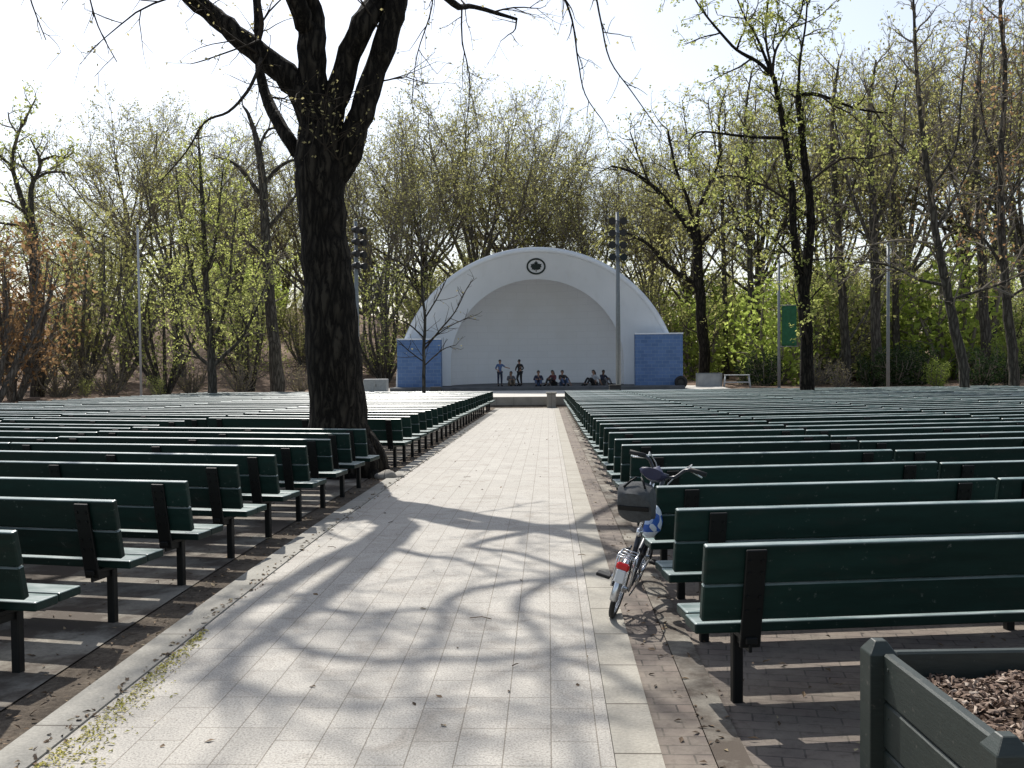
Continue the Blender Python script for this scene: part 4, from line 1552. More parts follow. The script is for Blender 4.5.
# ------------------------------------------------------------------ bicycle
M['tyre'] = simple('tyre_rubber', (.012, .012, .012), .75)
M['chrome'] = simple('polished_alloy', (.62, .64, .66), .22, .9, .08)
M['frame'] = simple('bike_frame_black', (.02, .022, .03), .3)
M['navy'] = simple('navy_vinyl', (.012, .014, .05), .45)
M['red'] = None
m, nt, b = new_mat('red_reflector'); b.inputs['Base Color'].default_value = (.62, .012, .015, 1); b.inputs['Roughness'].default_value = .15; M['red'] = m
M['bagcloth'] = simple('grey_bag_cloth', (.055, .060, .062), .8, var=.25, scale=40)
BX, BY = .405, 6.50
bk = empty('folding_bicycle', 'small-wheeled folding bicycle with red rear reflector leaning on the bench ends right of the path', 'bicycle', (BX, BY, seat_z(BY) + .012))
bk.rotation_euler = (R(16), 0, math.atan2(.97, .243))
WR, WB = .205, 1.02
for xw in (0, WB):
    bm = NB(); torus(bm, (xw, 0, WR), (0, 1, 0), WR - .018, .018, 40, 8)
    wh = obj('wheel', bm, M['tyre'], bk)
    bm = NB(); disc_ring(bm, (xw, 0, WR), (0, 1, 0), WR - .030, WR - .045, .022, 40); obj('rim', bm, M['chrome'], wh)
    bm = NB()
    tube(bm, [(xw, -.045, WR), (xw, .045, WR)], .022, 12)
    for k in range(20):
        a = 2 * PI * k / 20
        tube(bm, [(xw + .02 * math.cos(a + .7), (.02 if k % 2 else -.02), WR + .02 * math.sin(a + .7)), (xw + (WR - .04) * math.cos(a), 0, WR + (WR - .04) * math.sin(a))], .0014, 4, False)
    obj('spokes', bm, M['chrome'], wh)
    bm = NB()       # mudguard
    L_, R_ = [], []
    a0, a1 = (R(20), R(190)) if xw == 0 else (R(25), R(165))
    rings = []
    for k in range(19):
        a = a0 + (a1 - a0) * k / 18
        prof = []
        for (yy, dr) in ((-.026, -.012), (-.016, 0), (0, .005), (.016, 0), (.026, -.012)):
            rr = WR + .016 + dr
            prof.append(bm.verts.new((xw + rr * math.cos(a), yy, WR + rr * math.sin(a))))
        rings.append(prof)
    for p, q in zip(rings, rings[1:]):
        for i in range(4):
            bm.faces.new((p[i], p[i + 1], q[i + 1], q[i])).smooth = True
    mg = obj('mudguard', bm, M['chrome'] if xw == 0 else M['frame'], bk)
    sm = mg.modifiers.new('thick', 'SOLIDIFY'); sm.thickness = .003
bm = NB()
tube(bm, [(.30, 0, .29), (.45, 0, .315), (.62, 0, .36), (.78, 0, .43), (.875, 0, .50)], [.019] * 5, 12)          # main tube
tube(bm, [(.895, 0, .44), (.868, 0, .58)], .022, 12)                                                                # head tube
for s in (-1, 1):
    tube(bm, [(.893, s * .03, .43), (.93, s * .042, .36), (WB, s * .05, WR)], [.013, .012, .009], 8)                # fork
    tube(bm, [(.31, s * .035, .27), (.12, s * .05, .225), (0, s * .055, WR)], .009, 8)                              # chain stay
    tube(bm, [(.225, s * .03, .44), (.10, s * .05, .33), (0, s * .055, WR)], .008, 8)                               # seat stay
tube(bm, [(.30, -.06, .27), (.30, .06, .27)], .022, 12)
tube(bm, [(.298, 0, .27), (.225, 0, .52)], .018, 12)                                                                # seat tube
tube(bm, [(.893, -.045, .43), (.893, .045, .43)], .015, 8)
obj('frame', bm, M['frame'], bk)
bm = NB(); tube(bm, [(.24, 0, .46), (.115, 0, .945)], .0155, 12); tube(bm, [(.215, 0, .525), (.205, 0, .57)], .022, 12); obj('seat_post', bm, M['chrome'], bk)
bm = NB()
rings = []
for k in range(13):
    t = k / 12
    x = -.02 + .27 * t
    wd = .078 * (1 - t) ** .55 + .018 if t < 1 else .012
    if t < .05: wd = .06
    zz = .975 + .018 * math.cos(t * 5) 
    rings.append([bm.verts.new((x, wd * math.cos(2 * PI * j / 12), zz + (.03 if math.sin(2 * PI * j / 12) > 0 else .045) * math.sin(2 * PI * j / 12))) for j in range(12)])
for a, b in zip(rings, rings[1:]):
    for j in range(12):
        bm.faces.new((a[j], a[(j + 1) % 12], b[(j + 1) % 12], b[j])).smooth = True
bm.faces.new(list(reversed(rings[0]))); bm.faces.new(rings[-1])
bmesh.ops.recalc_face_normals(bm, faces=bm.faces[:])
obj('saddle', bm, M['navy'], bk)
bm = NB()
tube(bm, [(.868, 0, .57), (.80, 0, .865)], .016, 12)
tube(bm, [(.80, -.03, .865), (.80, .03, .865)], .024, 12)
obj('handle_post', bm, M['frame'], bk)
bm = NB()
hb = [(.79, -.27, 0.965), (.79, -.17, 0.97), (.795, -.13, 0.95), (.80, -.08, .885), (.80, -.04, .865), (.80, .04, .865), (.80, .08, .885), (.795, .13, 0.95), (.79, .17, 0.97), (.79, .27, 0.965)]
tube(bm, hb, .0115, 10)
hbo = obj('handlebar', bm, M['frame'], bk)
for s in (-1, 1):
    bm = NB(); tube(bm, [(.79, s * .165, 0.97), (.79, s * .285, 0.965)], .017, 10); obj('grip', bm, M['tyre'], hbo)
    bm = NB(); tube(bm, [(.80, s * .15, 0.965), (.84, s * .16, 0.955), (.835, s * .26, 0.93)], [.009, .008, .006], 6); obj('brake_lever', bm, M['chrome'], hbo)
bm = NB()
for s in (-1, 1):
    tube(bm, [(.83, s * .15, 0.96), (.90, s * .16, 0.99), (.96, s * .10, .92), (.95, s * .03, .80), (.91, 0, .58)], .0045, 6)
obj('brake_cables', bm, simple('cable_grey', (.35, .36, .37), .4), bk)
bm = NB()
disc_ring(bm, (.30, -.065, .27), (0, 1, 0), .098, .078, .004, 40)
for k in range(5):
    a = 2 * PI * k / 5
    tube(bm, [(.30, -.065, .27), (.30 + .085 * math.cos(a), -.065, .27 + .085 * math.sin(a))], .006, 6)
obj('chainring', bm, M['chrome'], bk)
bm = NB()
tube(bm, [(.30, -.066, .367), (.02, -.066, .24)], .005, 6); tube(bm, [(.30, -.066, .173), (.02, -.066, .172)], .005, 6)
obj('chain', bm, M['frame'], bk)
for s, a in ((1, R(200)), (-1, R(20))):
    bm = NB()
    ex_, ez_ = .30 + .165 * math.cos(a), .27 + .165 * math.sin(a)
    tube(bm, [(.30, s * .07, .27), (ex_, s * .09, ez_)], [.012, .009], 8)
    cr = obj('crank', bm, M['chrome'], bk)
    bm = NB(); box(bm, (ex_, s * .145, ez_), (.085, .095, .022), bev=.005); obj('pedal', bm, M['tyre'], cr)
bm = NB()
for s in (-1, 1):
    tube(bm, [(.20, s * .03, .43), (.05, s * .055, .445), (-.17, s * .055, .445)], .006, 6)
    tube(bm, [(-.15, s * .055, .443), (-.03, s * .06, WR)], .005, 6)
    tube(bm, [(.0, s * .055, .445), (.0, s * .06, WR)], .005, 6)
for x in (.05, -.03, -.11, -.17):
    tube(bm, [(x, -.055, .445), (x, .055, .445)], .005, 6)
obj('rack', bm, M['chrome'], bk)
bm = NB(); box(bm, (-.205, 0, .395), (.03, .085, .05), bev=.012); obj('reflector', bm, M['red'], bk)
bm = NB(); box(bm, (-.222, 0, .335), (.012, .062, .085), bev=.006); obj('mud_flap', bm, M['white'], bk)
bpy.context.view_layer.update()
BM_ = bk.matrix_world.copy()
# grey bag hanging behind the saddle
bm = NB()
vs = box(bm, (0, 0, 0), (.18, .25, .24))
bmesh.ops.subdivide_edges(bm, edges=bm.edges[:], cuts=4, use_grid_fill=True)
rb = random.Random(9)
for v in bm.verts:
    k = Vector((v.co.x / .085, v.co.y / .125, v.co.z / .12))
    f = 1.0 - .13 * (abs(k.x) * abs(k.y) + abs(k.y) * abs(k.z) + abs(k.x) * abs(k.z)) / 1.6
    v.co = v.co * f + Vector((rb.uniform(-1, 1), rb.uniform(-1, 1), rb.uniform(-1, 1))) * .004
gbag = obj('saddle_bag', bm, M['bagcloth'], None, R(60))
gbag.matrix_world = BM_ @ Matrix.Translation((-.05, .045, .79)) @ Euler((R(-16), R(-24), 0)).to_matrix().to_4x4()
tag(gbag, 'boxy dark grey cloth bag hanging behind the saddle of the bicycle', 'bag')
bm = NB()
tube(bm, [(-.02, -.07, .115), (.02, -.05, .14), (.05, -.03, .15)], .007, 6); tube(bm, [(-.02, .07, .115), (.02, .03, .14), (.05, .0, .15)], .007, 6)
box(bm, (-.086, 0, .0), (.008, .20, .035), bev=.002)
obj('strap', bm, M['black'], gbag)
def mat_bluebag():
    m, nt, b = new_mat('blue_white_plastic')
    vo = N(nt, 'ShaderNodeTexVoronoi', Scale=11.0)
    nt.links.new(coord(nt), vo.inputs['Vector'])
    c = ramp(nt, vo.outputs['Color'], [(.35, (.02, .10, .42)), (.5, (.10, .25, .60)), (.55, (.62, .70, .78))])
    nt.links.new(c, b.inputs['Base Color'])
    b.inputs['Roughness'].default_value = .35
    return m
bm = NB()
ball(bm, (0, 0, 0), (.075, .07, .115), seg=24)
for v in bm.verts:
    c = v.co
    s = 1 + .10 * math.sin(c.x * 70 + c.z * 30) * math.cos(c.y * 60 - c.z * 42) + .06 * math.sin(c.z * 90 + c.x * 40)
    v.co = Vector((c.x * s * (1 - max(0, c.z) * 3.2), c.y * s * (1 - max(0, c.z) * 3.2), c.z))
sb = obj('carrier_bag', bm, mat_bluebag())
sb.matrix_world = BM_ @ Matrix.Translation((.33, -.05, .62))
tag(sb, 'crumpled blue and white plastic bag hanging below the saddle of the bicycle', 'bag')

M['pole_grey'] = simple('pole_grey', (.45, .47, .48), .5, var=.1)
# ------------------------------------------------------------------ poles, lamps, banner
M['lamp_black'] = simple('lamp_black', (.012, .013, .014), .5)
m, nt, b = new_mat('lamp_glass'); b.inputs['Base Color'].default_value = (.03, .035, .04, 1); b.inputs['Roughness'].default_value = .1; M['lens'] = m


def pole_bm(h, r0, r1):
    bm = NB(); tube(bm, [(0, 0, -.3), (0, 0, h * .5), (0, 0, h)], [r0, (r0 + r1) / 2, r1], 14); return bm


def flood_pole(px_, d, z0, ytop, turn, label, lamps):
    p = W(px_, 390, d)
    base_ = Vector((p.x, p.y, z0))
    h = W(px_, ytop, d).z - z0
    t = empty('floodlight_pole', label, 'floodlight', base_, 0)
    obj('pole', pole_bm(h, .125, .085), M['steel'], t)
    bm = NB(); box(bm, (0, 0, .03), (.42, .42, .06), bev=.01); obj('base_plate', bm, M['steel'], t)
    for k in range(4):
        zc_ = h - .42 - .565 * k
        Mr = Matrix.Rotation(turn, 4, 'Z')
        bm = NB(); box(bm, (0, -.09, zc_), (.62, .05, .06), Mr, bev=.006); obj('crossbar', bm, M['steel'], t)
        for s in (-1, 1):
            if k == 3 and s > 0 and lamps == 8: tilt = .25
            else: tilt = .12
            Mx = Matrix.Translation((0, 0, zc_)) @ Mr @ Matrix.Translation((s * .265, -.13, -.02)) @ Matrix.Rotation(PI / 2 + tilt, 4, 'X')
            bm = NB()
            tube(bm, [Mx @ Vector((0, 0, -.16)), Mx @ Vector((0, 0, -.08)), Mx @ Vector((0, 0, .06)), Mx @ Vector((0, 0, .20))], [.06, .115, .155, .175], 16)
            lo = obj('floodlight', bm, M['lamp_black'], t)
            bm = NB(); tube(bm, [Mx @ Vector((0, 0, .203)), Mx @ Vector((0, 0, .212))], .155, 16); obj('lens', bm, M['lens'], lo)
    return t


flood_pole(618.5, 48.2, PZ, 213, R(0), 'grey pole with eight round floodlights before the right side of the bandshell', 8)
flood_pole(358, 48.2, PZ, 222, R(62), 'grey floodlight pole partly hidden beside the massive dark trunk', 7)
p = W(615, 390, 47.8)
eb = empty('equipment_box', 'black equipment box at the foot of the right floodlight pole', 'box', (p.x, p.y, PZ + .0))
bm = NB(); box(bm, (0, 0, .24), (.55, .42, .46), bev=.02); obj('case', bm, M['lamp_black'], eb)
bm = NB(); box(bm, (0, 0, .485), (.59, .46, .03), bev=.008); obj('lid', bm, M['black'], eb)


def plain_pole(px_, d, ytop, r, mat, name, label):
    b0 = gpt(px_, d)
    h = W(px_, ytop, d).z - b0.z
    t = empty(name, label, 'pole', b0)
    obj('shaft', pole_bm(h, r, r * .8), mat, t)
    bm = NB(); tube(bm, [(0, 0, h), (0, 0, h + .06), (0, 0, h + .10)], [r * 1.0, r * 1.05, r * .3], 12); obj('cap', bm, mat, t)
    bm = NB(); tube(bm, [(0, 0, 0), (0, 0, .12), (0, 0, .16)], [r * 1.7, r * 1.6, r], 12); obj('base_collar', bm, mat, t)
    return t, b0, h


plain_pole(141, 52, 228, .065, M['pole_grey'], 'metal_pole', 'slim whitish pole standing in front of the trees on the left')
tp, bp, hp = plain_pole(779, 54, 262, .085, M['steel'], 'metal_pole', 'grey pole with a green banner right of the bandshell')
plain_pole(888, 50, 245, .09, M['steel'], 'metal_pole', 'thicker bare grey pole behind the right-hand benches')
def mat_banner():
    m, nt, b = new_mat('banner_green')
    n = noise(nt, coord(nt), 6.0, 4)
    c = ramp(nt, n, [(.3, (.008, .085, .035)), (.7, (.016, .13, .055))])
    nt.links.new(c, b.inputs['Base Color']); b.inputs['Roughness'].default_value = .7
    return m
zt, zb = W(779, 306, 54).z - bp.z, W(779, 346, 54).z - bp.z
bw = .78
t = empty('banner', 'green vertical banner on the grey pole right of the bandshell', 'banner', bp)
bm = NB()
rings = []
for i in range(13):
    x = .16 + bw * i / 12
    rings.append([bm.verts.new((x, .03 * math.sin(i * .9) + .012 * math.sin(j * 1.1), zb + (zt - zb) * j / 12)) for j in range(13)])
for a, b in zip(rings, rings[1:]):
    for j in range(12):
        bm.faces.new((a[j], b[j], b[j + 1], a[j + 1])).smooth = True
fl = obj('cloth', bm, mat_banner(), t)
mo = fl.modifiers.new('thick', 'SOLIDIFY'); mo.thickness = .006
bm = NB()
for z in (zt + .03, zb - .03):
    tube(bm, [(.06, 0, z), (.16 + bw + .05, 0, z)], .018, 8)
obj('banner_arm', bm, M['steel'], t)
# old park lamp deep in the wood
b0 = gpt(913, 74)
h = W(913, 322, 74).z - b0.z
t = empty('park_lamp', 'black park lamp post standing in the wood behind the evergreen bushes', 'lamp post', b0)
bm = NB(); tube(bm, [(0, 0, -.2), (0, 0, .1), (0, 0, .5), (0, 0, .62), (0, 0, h - .75), (0, 0, h - .7)], [.2, .19, .15, .09, .075, .11], 14); obj('post', bm, M['lamp_black'], t)
bm = NB(); tube(bm, [(0, 0, h - .72), (0, 0, h - .6), (0, 0, h - .35), (0, 0, h - .16), (0, 0, h - .12)], [.12, .20, .24, .17, .1], 14); obj('globe', bm, simple('lamp_globe', (.45, .47, .44), .3), t)
bm = NB(); tube(bm, [(0, 0, h - .13), (0, 0, h - .06), (0, 0, h + .05)], [.2, .14, .02], 14); obj('cap', bm, M['lamp_black'], t)

# ------------------------------------------------------------------ things at the edges of the plaza
M['panel'] = simple('grey_panel', (.30, .31, .31), .6, var=.2, scale=2)
p = W(709, 384, 58)
t = empty('barrier_panel', 'grey metal barrier panel standing right of the right blue wing', 'barrier', (p.x, p.y, gz(p.x, p.y)))
gh = W(709, 373, 58).z - gz(p.x, p.y)
bm = NB(); box(bm, (0, 0, gh * .52), (1.35, .05, gh * .84), bev=.01); obj('panel', bm, M['panel'], t)
bm = NB()
for x in (-.72, .72):
    box(bm, (x, 0, gh * .5), (.07, .07, gh), bev=.008); box(bm, (x, 0, .03), (.09, .55, .05), bev=.008)
box(bm, (0, 0, gh * .975), (1.36, .06, .05), bev=.006)
obj('frame', bm, M['steel'], t)
p = W(737, 384, 58)
t = empty('trestle_table', 'pale trestle table with splayed legs beside the grey barrier panel', 'table', (p.x, p.y, gz(p.x, p.y)), R(-6))
th_ = W(737, 375, 58).z - gz(p.x, p.y)
bm = NB(); box(bm, (0, 0, th_), (1.45, .55, .04), bev=.01); obj('tabletop', bm, M['pole_grey'], t)
for x in (-.66, .66):
    for s in (-1, 1):
        bm = NB(); tube(bm, [(x, s * .18, th_ - .02), (x + .09 * (1 if x > 0 else -1), s * .34, 0)], .035, 8); obj('leg', bm, M['pole_grey'], t)
bm = NB(); box(bm, (0, 0, th_ * .45), (1.4, .05, .08), bev=.008); obj('stretcher', bm, M['pole_grey'], t)
p = W(681, 384, 55.2)
t = empty('drum_wheel', 'upright black round wheel at the foot of the right blue wing', 'wheel', (p.x, p.y, PZ))
bm = NB(); torus(bm, (0, 0, .36), (.25, 1, 0), .26, .10, 28, 10); obj('tyre', bm, M['tyre'], t)
bm = NB(); tube(bm, [(-.02, -.07, .36), (.02, .07, .36)], .17, 20); obj('hub', bm, M['lamp_black'], t)
p = W(376, 384, 53)
t = empty('metal_cabinet', 'pale grey metal cabinet left of the left blue wing', 'cabinet', (p.x, p.y, PZ))
ch_ = W(376, 379, 53).z - PZ
bm = NB(); box(bm, (0, 0, ch_ * .5), (1.25, .6, ch_), bev=.02); obj('case', bm, M['panel'], t)
bm = NB()
for x in (-.31, .31):
    box(bm, (x, -.305, ch_ * .5), (.58, .02, ch_ * .86), bev=.006)
cd = obj('door', bm, M['steel'], t)
bm = NB(); box(bm, (.05, -.325, ch_ * .55), (.03, .025, .14), bev=.004); obj('handle', bm, M['lamp_black'], cd)
p = W(436, 384, 52.6)
for i, (a, s, lab) in enumerate(((436, .5, 'small dark speaker wedge on the plaza before the left blue wing'),)):
    p = W(a, 384, 53)
    t = empty('speaker_wedge', lab, 'speaker', (p.x, p.y, PZ))
    bm = NB()
    poly_prism(bm, [(-.2, 0), (.2, 0), (.2, .12), (-.05, .32), (-.2, .32)], (-.28, 0, 0), (0, 1, 0), (0, 0, 1), (1, 0, 0), .56)
    obj('cabinet', bm, M['lamp_black'], t)
    bm = NB(); poly_prism(bm, [(.19, .135), (-.04, .318), (-.035, .326), (.197, .142)], (-.25, 0, 0), (0, 1, 0), (0, 0, 1), (1, 0, 0), .50); obj('grille', bm, M['black'], t)

# ------------------------------------------------------------------ people
def skin_mesh(name, verts, edges, radii, root, sub=1):
    me = bpy.data.meshes.new(name)
    me.from_pydata([tuple(v) for v in verts], edges, [])
    o = bpy.data.objects.new(name, me)
    COL.objects.link(o)
    sk = o.modifiers.new('skin', 'SKIN')
    sk.use_smooth_shade = True
    for i, v in enumerate(me.skin_vertices[0].data):
        r_ = radii[i]
        v.radius = (r_, r_) if not isinstance(r_, tuple) else r_
        v.use_root = (i == root)
    o.modifiers.new('sub', 'SUBSURF').levels = sub
    o.modifiers['sub'].render_levels = sub
    dg = bpy.context.evaluated_depsgraph_get()
    dg.update()
    m2 = bpy.data.meshes.new_from_object(o.evaluated_get(dg))
    bpy.data.objects.remove(o)
    bm = NB(); bm.from_mesh(m2)
    bpy.data.meshes.remove(m2)
    return bm


M['skin'] = simple('skin', (.30, .17, .11), .55, var=.08)
M['skin_dark'] = simple('skin_brown', (.12, .065, .04), .55, var=.08)
M['hair'] = simple('hair_dark', (.012, .009, .008), .6)
CL = {k: simple('cloth_' + k, c, .85, var=.15, scale=30) for k, c in dict(
    blue=(.06, .11, .23), navy=(.018, .024, .05), black=(.015, .015, .017), grey=(.11, .11, .12), denim=(.05, .08, .15), pale=(.38, .40, .44),
    maroon=(.10, .03, .035), khaki=(.17, .14, .10)).items()}


def person(label, loc, rotz, J, shirt, pants, hair_long=False, skin='skin', sleeve=.75, scale=.95, short_skirt=False):
    """J: joints in metres, x right, -y forward. Keys pel, chest, neck, head, shoulder/elbow/wrist/hand and hip/knee/ankle/toe for l and r"""
    V, E, Rr, I = [], [], [], {}
    def add(k, r_, link=None):
        I[k] = len(V); V.append(Vector(J[k])); Rr.append(r_)
        if link: E.append((I[link], I[k]))
    J = dict(J)
    J['belly'] = tuple((Vector(J['pel']) * .5 + Vector(J['chest']) * .5))
    J['hd0'] = tuple(Vector(J['neck']) * .45 + Vector(J['head']) * .55)
    up = (Vector(J['head']) - Vector(J['neck'])).normalized()
    J['hd1'] = tuple(Vector(J['head']) + up * .09)
    add('pel', (.135, .10)); add('belly', (.115, .085), 'pel'); add('chest', (.14, .095), 'belly'); add('neck', .052, 'chest')
    add('hd0', (.062, .072), 'neck'); add('head', (.078, .092), 'hd0'); add('hd1', (.06, .07), 'head')
    for s in 'lr':
        add('sh' + s, .055, 'chest'); add('el' + s, .04, 'sh' + s); add('wr' + s, .028, 'el' + s); add('ha' + s, .026, 'wr' + s)
        add('hi' + s, .085, 'pel'); add('kn' + s, .058, 'hi' + s); add('an' + s, .038, 'kn' + s); add('to' + s, .03, 'an' + s)
    bm = skin_mesh('body', V, E, Rr, 0)
    # fingers and thumb on each hand, nose and eyes on the face
    for s in 'lr':
        wv, hv = Vector(J['wr' + s]), Vector(J['ha' + s])
        f = (hv - wv).normalized()
        side = f.cross(Vector((0, 1, .2))).normalized()
        pn = f.cross(side)
        for k, (o_, L) in enumerate(((-.024, .065), (-.008, .078), (.008, .074), (.022, .056))):
            b0_ = hv + side * o_ - f * .01
            tube(bm, [b0_, b0_ + f * L * .5 + pn * .006, b0_ + f * L * .85 + pn * .02, b0_ + f * L + pn * .032], [.009, .0085, .0075, .005], 6)
        b0_ = hv - side * .022 - f * .035
        tube(bm, [b0_, b0_ - side * .025 + f * .022, b0_ - side * .032 + f * .05], [.010, .009, .006], 6)
    hd = Vector(J['head'])
    fw = Vector(J.get('face', (0, -1, 0))).normalized()
    rt = fw.cross(up).normalized()
    nf = ball(bm, hd + fw * .098 - up * .015, (.014, .018, .022), seg=8)
    for s in (-1, 1):
        ball(bm, hd + rt * s * .082 - up * .005, (.014, .02, .03), seg=8)
        ball(bm, hd + fw * .082 + rt * s * .032 + up * .015, (.011, .011, .008), seg=8, mat=1)
    ball(bm, hd + fw * .088 - up * .05, (.022, .008, .006), seg=8, mat=2)
    t = obj('person', bm, [M[skin], M['hair'], CL['maroon']])
    tag(t, label, 'person', 'people on the stage')
    t.location = loc; t.rotation_euler = (0, 0, rotz); t.scale = (scale,) * 3
    # hair
    bm = NB()
    ball(bm, hd + up * .035 - fw * .018, (.092, .10, .098), seg=14)
    dead = [v for v in bm.verts if (v.co - hd).dot(fw) > .045 and (v.co - hd).dot(up) < .06 or (v.co - hd).dot(up) < -.05]
    bmesh.ops.delete(bm, geom=dead, context='VERTS')
    if hair_long:
        tube(bm, [hd - fw * .06 + up * .04, hd - fw * .085 - up * .06, hd - fw * .08 - up * .17, hd - fw * .065 - up * .26], [.075, .08, .07, .03], 10)
    obj('hair', bm, M['hair'], t)
    # shirt
    V, E, Rr, I2 = [], [], [], {}
    def add2(k, p, r_, link=None):
        I2[k] = len(V); V.append(Vector(p)); Rr.append(r_)
        if link: E.append((I2[link], I2[k]))
    add2('a', J['belly'], (.145, .108)); add2('c', J['chest'], (.156, .110), 'a'); add2('n', Vector(J['neck']) * .8 + Vector(J['chest']) * .2, .066, 'c')
    add2('w', Vector(J['pel']) * .8 + Vector(J['belly']) * .2, (.150, .115), 'a')
    for s in 'lr':
        add2('s' + s, J['sh' + s], .070, 'c'); add2('e' + s, J['el' + s], .054, 's' + s)
        if sleeve > .8:
            add2('v' + s, Vector(J['el' + s]) * .15 + Vector(J['wr' + s]) * .85, .042, 'e' + s)
    obj('shirt', skin_mesh('shirt', V, E, Rr, 0), shirt, t)
    V, E, Rr, I2 = [], [], [], {}
    add2('p', J['pel'], (.146, .112))
    for s in 'lr':
        add2('h' + s, J['hi' + s], .098, 'p'); add2('k' + s, J['kn' + s], .073, 'h' + s)
        if not short_skirt:
            add2('n' + s, Vector(J['an' + s]) * .9 + Vector(J['kn' + s]) * .1, .055, 'k' + s)
    obj('trousers', skin_mesh('trousers', V, E, Rr, 0), pants, t)
    for s in 'lr':
        a_, o_ = Vector(J['an' + s]), Vector(J['to' + s])
        bm = NB()
        f = (o_ - a_); f.normalize()
        tube(bm, [a_ - f * .05, a_ + f * .02, o_ + f * .02, o_ + f * .06], [.04, .05, .045, .025], 8)
        obj('shoe', bm, M['black'], t)
    return t


def stand(lean=0.0):
    return dict(pel=(0, 0, .90), chest=(lean * .5, 0, 1.27), neck=(lean * .8, 0, 1.43), head=(lean, -.02, 1.57),
                shl=(-.17, 0, 1.36), ell=(-.23, .03, 1.08), wrl=(-.24, -.06, .84), hal=(-.24, -.08, .76),
                shr=(.17, 0, 1.36), elr=(.23, .03, 1.08), wrr=(.24, -.06, .84), har=(.24, -.08, .76),
                hil=(-.095, 0, .86), knl=(-.11, -.01, .47), anl=(-.11, .03, .09), tol=(-.12, -.10, .04),
                hir=(.095, 0, .86), knr=(.11, -.01, .47), anr=(.11, .03, .09), tor=(.12, -.10, .04))


def sit(knees=.42, arms='knees', lean=0.0):
    """sitting on the floor with the knees drawn up"""
    j = dict(pel=(0, .05, .11), chest=(lean * .6, .02 + .0, .47), neck=(lean * .9, -.01, .62), head=(lean, -.05, .76),
             shl=(-.17 + lean * .7, 0, .55), shr=(.17 + lean * .7, 0, .55),
             hil=(-.10, .02, .11), hir=(.10, .02, .11), knl=(-.15, -.34, knees), knr=(.15, -.34, knees),
             anl=(-.12, -.60, .08), anr=(.12, -.60, .08), tol=(-.13, -.73, .045), tor=(.13, -.73, .045))
    if arms == 'knees':
        j.update(ell=(-.25, -.18, .36), wrl=(-.13, -.38, .40), hal=(-.06, -.43, .40), elr=(.25, -.18, .36), wrr=(.13, -.38, .40), har=(.06, -.43, .40))
    elif arms == 'back':
        j.update(ell=(-.25, .18, .34), wrl=(-.27, .32, .10), hal=(-.28, .36, .035), elr=(.25, .18, .34), wrr=(.27, .32, .10), har=(.28, .36, .035))
    elif arms == 'side':
        j.update(ell=(-.25, -.18, .36), wrl=(-.13, -.38, .40), hal=(-.06, -.43, .40), elr=(.36, .03, .33), wrr=(.46, .02, .10), har=(.50, .0, .035))
    return j


STZ = -.18
def ppos(px_, d):
    p = W(px_, 386, d)
    return (p.x, p.y, STZ)


j = stand(.01); j.update(elr=(.30, -.16, 1.22), wrr=(.45, -.34, 1.16), har=(.50, -.40, 1.15), ell=(-.25, .10, 1.10), wrl=(-.16, -.08, 1.03), hal=(-.12, -.14, 0.95),
                        face=(.3, -1, 0))
person('person standing on the stage in a blue shirt with one arm held out', ppos(500, 56.4), R(20), j, CL['blue'], CL['navy'], sleeve=.75, scale=.89)
j = stand(-.05); j.update(ell=(-.30, -.05, 1.14), wrl=(-.20, -.20, 0.95), hal=(-.15, -.25, 1.0), elr=(.26, .08, 1.12), wrr=(.15, -.05, .98), har=(.1, -.1, .95),
                         knl=(-.14, -.12, .48), anl=(-.12, .05, .10), face=(-1, -.4, 0))
person('person standing on the stage dressed all in black with hands at the waist', ppos(520, 56.8), R(-45), j, CL['black'], CL['black'], sleeve=.9, scale=.89)
person('person in a grey top sitting on the stage between the two standing people', ppos(511, 57.0), R(12), sit(.40, 'knees'), CL['grey'], CL['khaki'], True, sleeve=.9)
person('person in dark clothes sitting squarely facing the benches at mid stage', ppos(538.5, 56.2), R(0), sit(.36, 'knees'), CL['navy'], CL['denim'], sleeve=.9, scale=1.0)
person('person in a maroon top sitting on the stage, second right of the standing pair', ppos(553.5, 56.6), R(-35), sit(.44, 'knees', -.04), CL['maroon'], CL['black'], True, sleeve=.9, scale=1.0)
person('person in black sitting on the stage propped on one straight arm', ppos(563, 56.5), R(15), sit(.42, 'side', -.05), CL['black'], CL['denim'], sleeve=.75, scale=1.0)
person('person in a pale top sitting with knees up, left of the rightmost pair', ppos(594, 56.4), R(-55), sit(.44, 'back', .0), CL['pale'], CL['black'], True, sleeve=.75, scale=1.0)
person('person in dark clothes sitting at the right end of the group on stage', ppos(603, 56.8), R(40), sit(.42, 'knees'), CL['navy'], CL['grey'], sleeve=.9, scale=.98, skin='skin_dark')

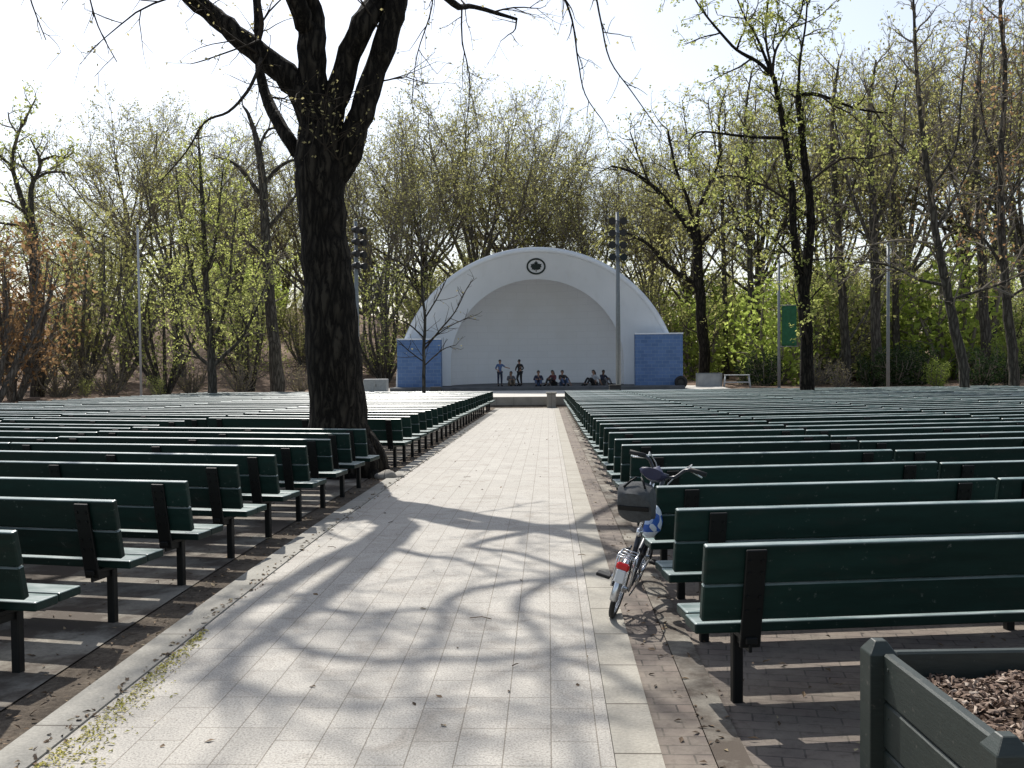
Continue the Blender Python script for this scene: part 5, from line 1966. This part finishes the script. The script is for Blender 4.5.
# ------------------------------------------------------------------ litter on the ground
def mat_litter():
    m, nt, b = new_mat('dry_litter')
    geo = nt.nodes.new('ShaderNodeNewGeometry')
    c = ramp(nt, geo.outputs['Random Per Island'], [(0, (.05, .035, .022)), (.5, (.13, .085, .05)), (.85, (.27, .19, .115)), (1, (.38, .33, .20))])
    nt.links.new(c, b.inputs['Base Color']); b.inputs['Roughness'].default_value = .9
    return m
def mat_seed():
    m, nt, b = new_mat('catkin_litter')
    geo = nt.nodes.new('ShaderNodeNewGeometry')
    c = ramp(nt, geo.outputs['Random Per Island'], [(0, (.20, .19, .03)), (.6, (.42, .38, .07)), (1, (.50, .42, .15))])
    nt.links.new(c, b.inputs['Base Color']); b.inputs['Roughness'].default_value = .9
    return m
rl = random.Random(17)
def scrap(bm, x, y, l, w_, z):
    Mx = Matrix.Translation((x, y, z)) @ Euler((rl.gauss(0, .25), rl.gauss(0, .25), rl.uniform(0, 6.28))).to_matrix().to_4x4()
    h = rl.uniform(.003, .010)
    v = [bm.verts.new(Mx @ Vector(p)) for p in ((-l / 2, 0, 0), (-l * .1, -w_ / 2, h), (l / 2, 0, 0), (l * .1, w_ / 2, h * .6))]
    bm.faces.new(v)
bm = NB()
def zof(x):
    if x < XL - .22 or x > XR + .21: return .012
    if x < XL or x > XR: return .022
    return .014
def far_y():
    return 2.0 + 30 * rl.random() ** 2.1
for k in range(3200):
    c = rl.random()
    if c < .20: x = rl.gauss(XL - .02, .035)
    elif c < .40: x = rl.uniform(XL - .46, XL - .22)
    elif c < .52: x = rl.uniform(XR + .21, XR + .60)
    elif c < .72: x = rl.uniform(XR + .6, XR + 3.2)
    elif c < .975: x = rl.uniform(XL - 2.8, XL - .3)
    else: x = rl.uniform(XL, XR)
    y = far_y()
    scrap(bm, x, y, rl.uniform(.018, .06), rl.uniform(.008, .026), zof(x) + seat_z(y))
for k in range(40):     # twigs
    x, y = rl.uniform(XL - 1.5, XR + 1.6), far_y()
    a = rl.uniform(0, 3.14); l = rl.uniform(.05, .16)
    z = zof(x) + seat_z(y) + .006
    tube(bm, [(x, y, z), (x + math.cos(a) * l * .5, y + math.sin(a) * l * .5 + .008, z + .004), (x + math.cos(a + .3) * l, y + math.sin(a + .3) * l, z)], .003, 5)
lt = obj('leaf_litter', bm, mat_litter())
tag(lt, 'dry leaf scraps and twigs strewn along the path edges and under the benches', 'litter', kind='stuff')
bm = NB()
for k in range(900):
    y = 4.0 + rl.random() ** 1.4 * 2.2
    x = XL + .02 + abs(rl.gauss(0, .085)) * (1.5 - (y - 4) * .55)
    scrap(bm, x, y, rl.uniform(.012, .035), rl.uniform(.006, .012), .014)
ct = obj('catkin_litter', bm, mat_seed())
tag(ct, 'yellow-green fallen catkins drifted against the left kerb near the camera', 'litter', kind='stuff')
bm = NB()
ball(bm, (0, 0, .05), (.17, .12, .09), seg=14)
ball(bm, (.17, .06, .03), (.10, .09, .06), seg=12)
for v in bm.verts:
    v.co += Vector((math.sin(v.co.y * 31 + v.co.z * 17), math.sin(v.co.x * 27), math.sin(v.co.x * 23 + v.co.y * 19))) * .018
p = gpt(384, 15.0)
rk = obj('stone', bm, M['wallc'])
rk.location = (p.x, p.y, p.z - .02)
tag(rk, 'low grey stone lying at the foot of the massive dark tree beside the kerb', 'stone')

# ------------------------------------------------------------------ light
SUN_EL = R(50.0)
SDIR = Vector((-.30, .78, 1.0)).normalized()
sd = bpy.data.lights.new('sun', 'SUN')
sd.energy = 4.3
sd.angle = R(.53)
sd.color = (1.0, .955, .89)
so = bpy.data.objects.new('sun', sd)
COL.objects.link(so)
so.rotation_euler = SDIR.to_track_quat('Z', 'Y').to_euler()
so.location = (0, 0, 40)
wd = bpy.data.worlds.new('World')
SC.world = wd
wd.use_nodes = True
nt = wd.node_tree
bg = nt.nodes['Background']
sky = nt.nodes.new('ShaderNodeTexSky')
sky.sky_type = 'NISHITA'
sky.sun_disc = False
sky.sun_elevation = math.asin(SDIR.z)
sky.sun_rotation = math.atan2(SDIR.x, SDIR.y)
sky.altitude = 50
sky.air_density = 1.0
sky.dust_density = 1.6
sky.ozone_density = 1.0
hz_ = N(nt, 'ShaderNodeHueSaturation', Saturation=.62)      # thin bright veil of spring haze over the sky
nt.links.new(sky.outputs[0], hz_.inputs['Color'])
nt.links.new(hz_.outputs[0], bg.inputs[0])
bg.inputs[1].default_value = .125

SC.view_settings.view_transform = 'Standard'
SC.view_settings.look = 'None'
SC.view_settings.exposure = .48
SC.view_settings.gamma = 1.0
SC.render.engine = 'CYCLES'
SC.cycles.max_bounces = 6
SC.cycles.diffuse_bounces = 4
SC.cycles.glossy_bounces = 2
SC.cycles.transmission_bounces = 4
SC.cycles.use_denoising = True
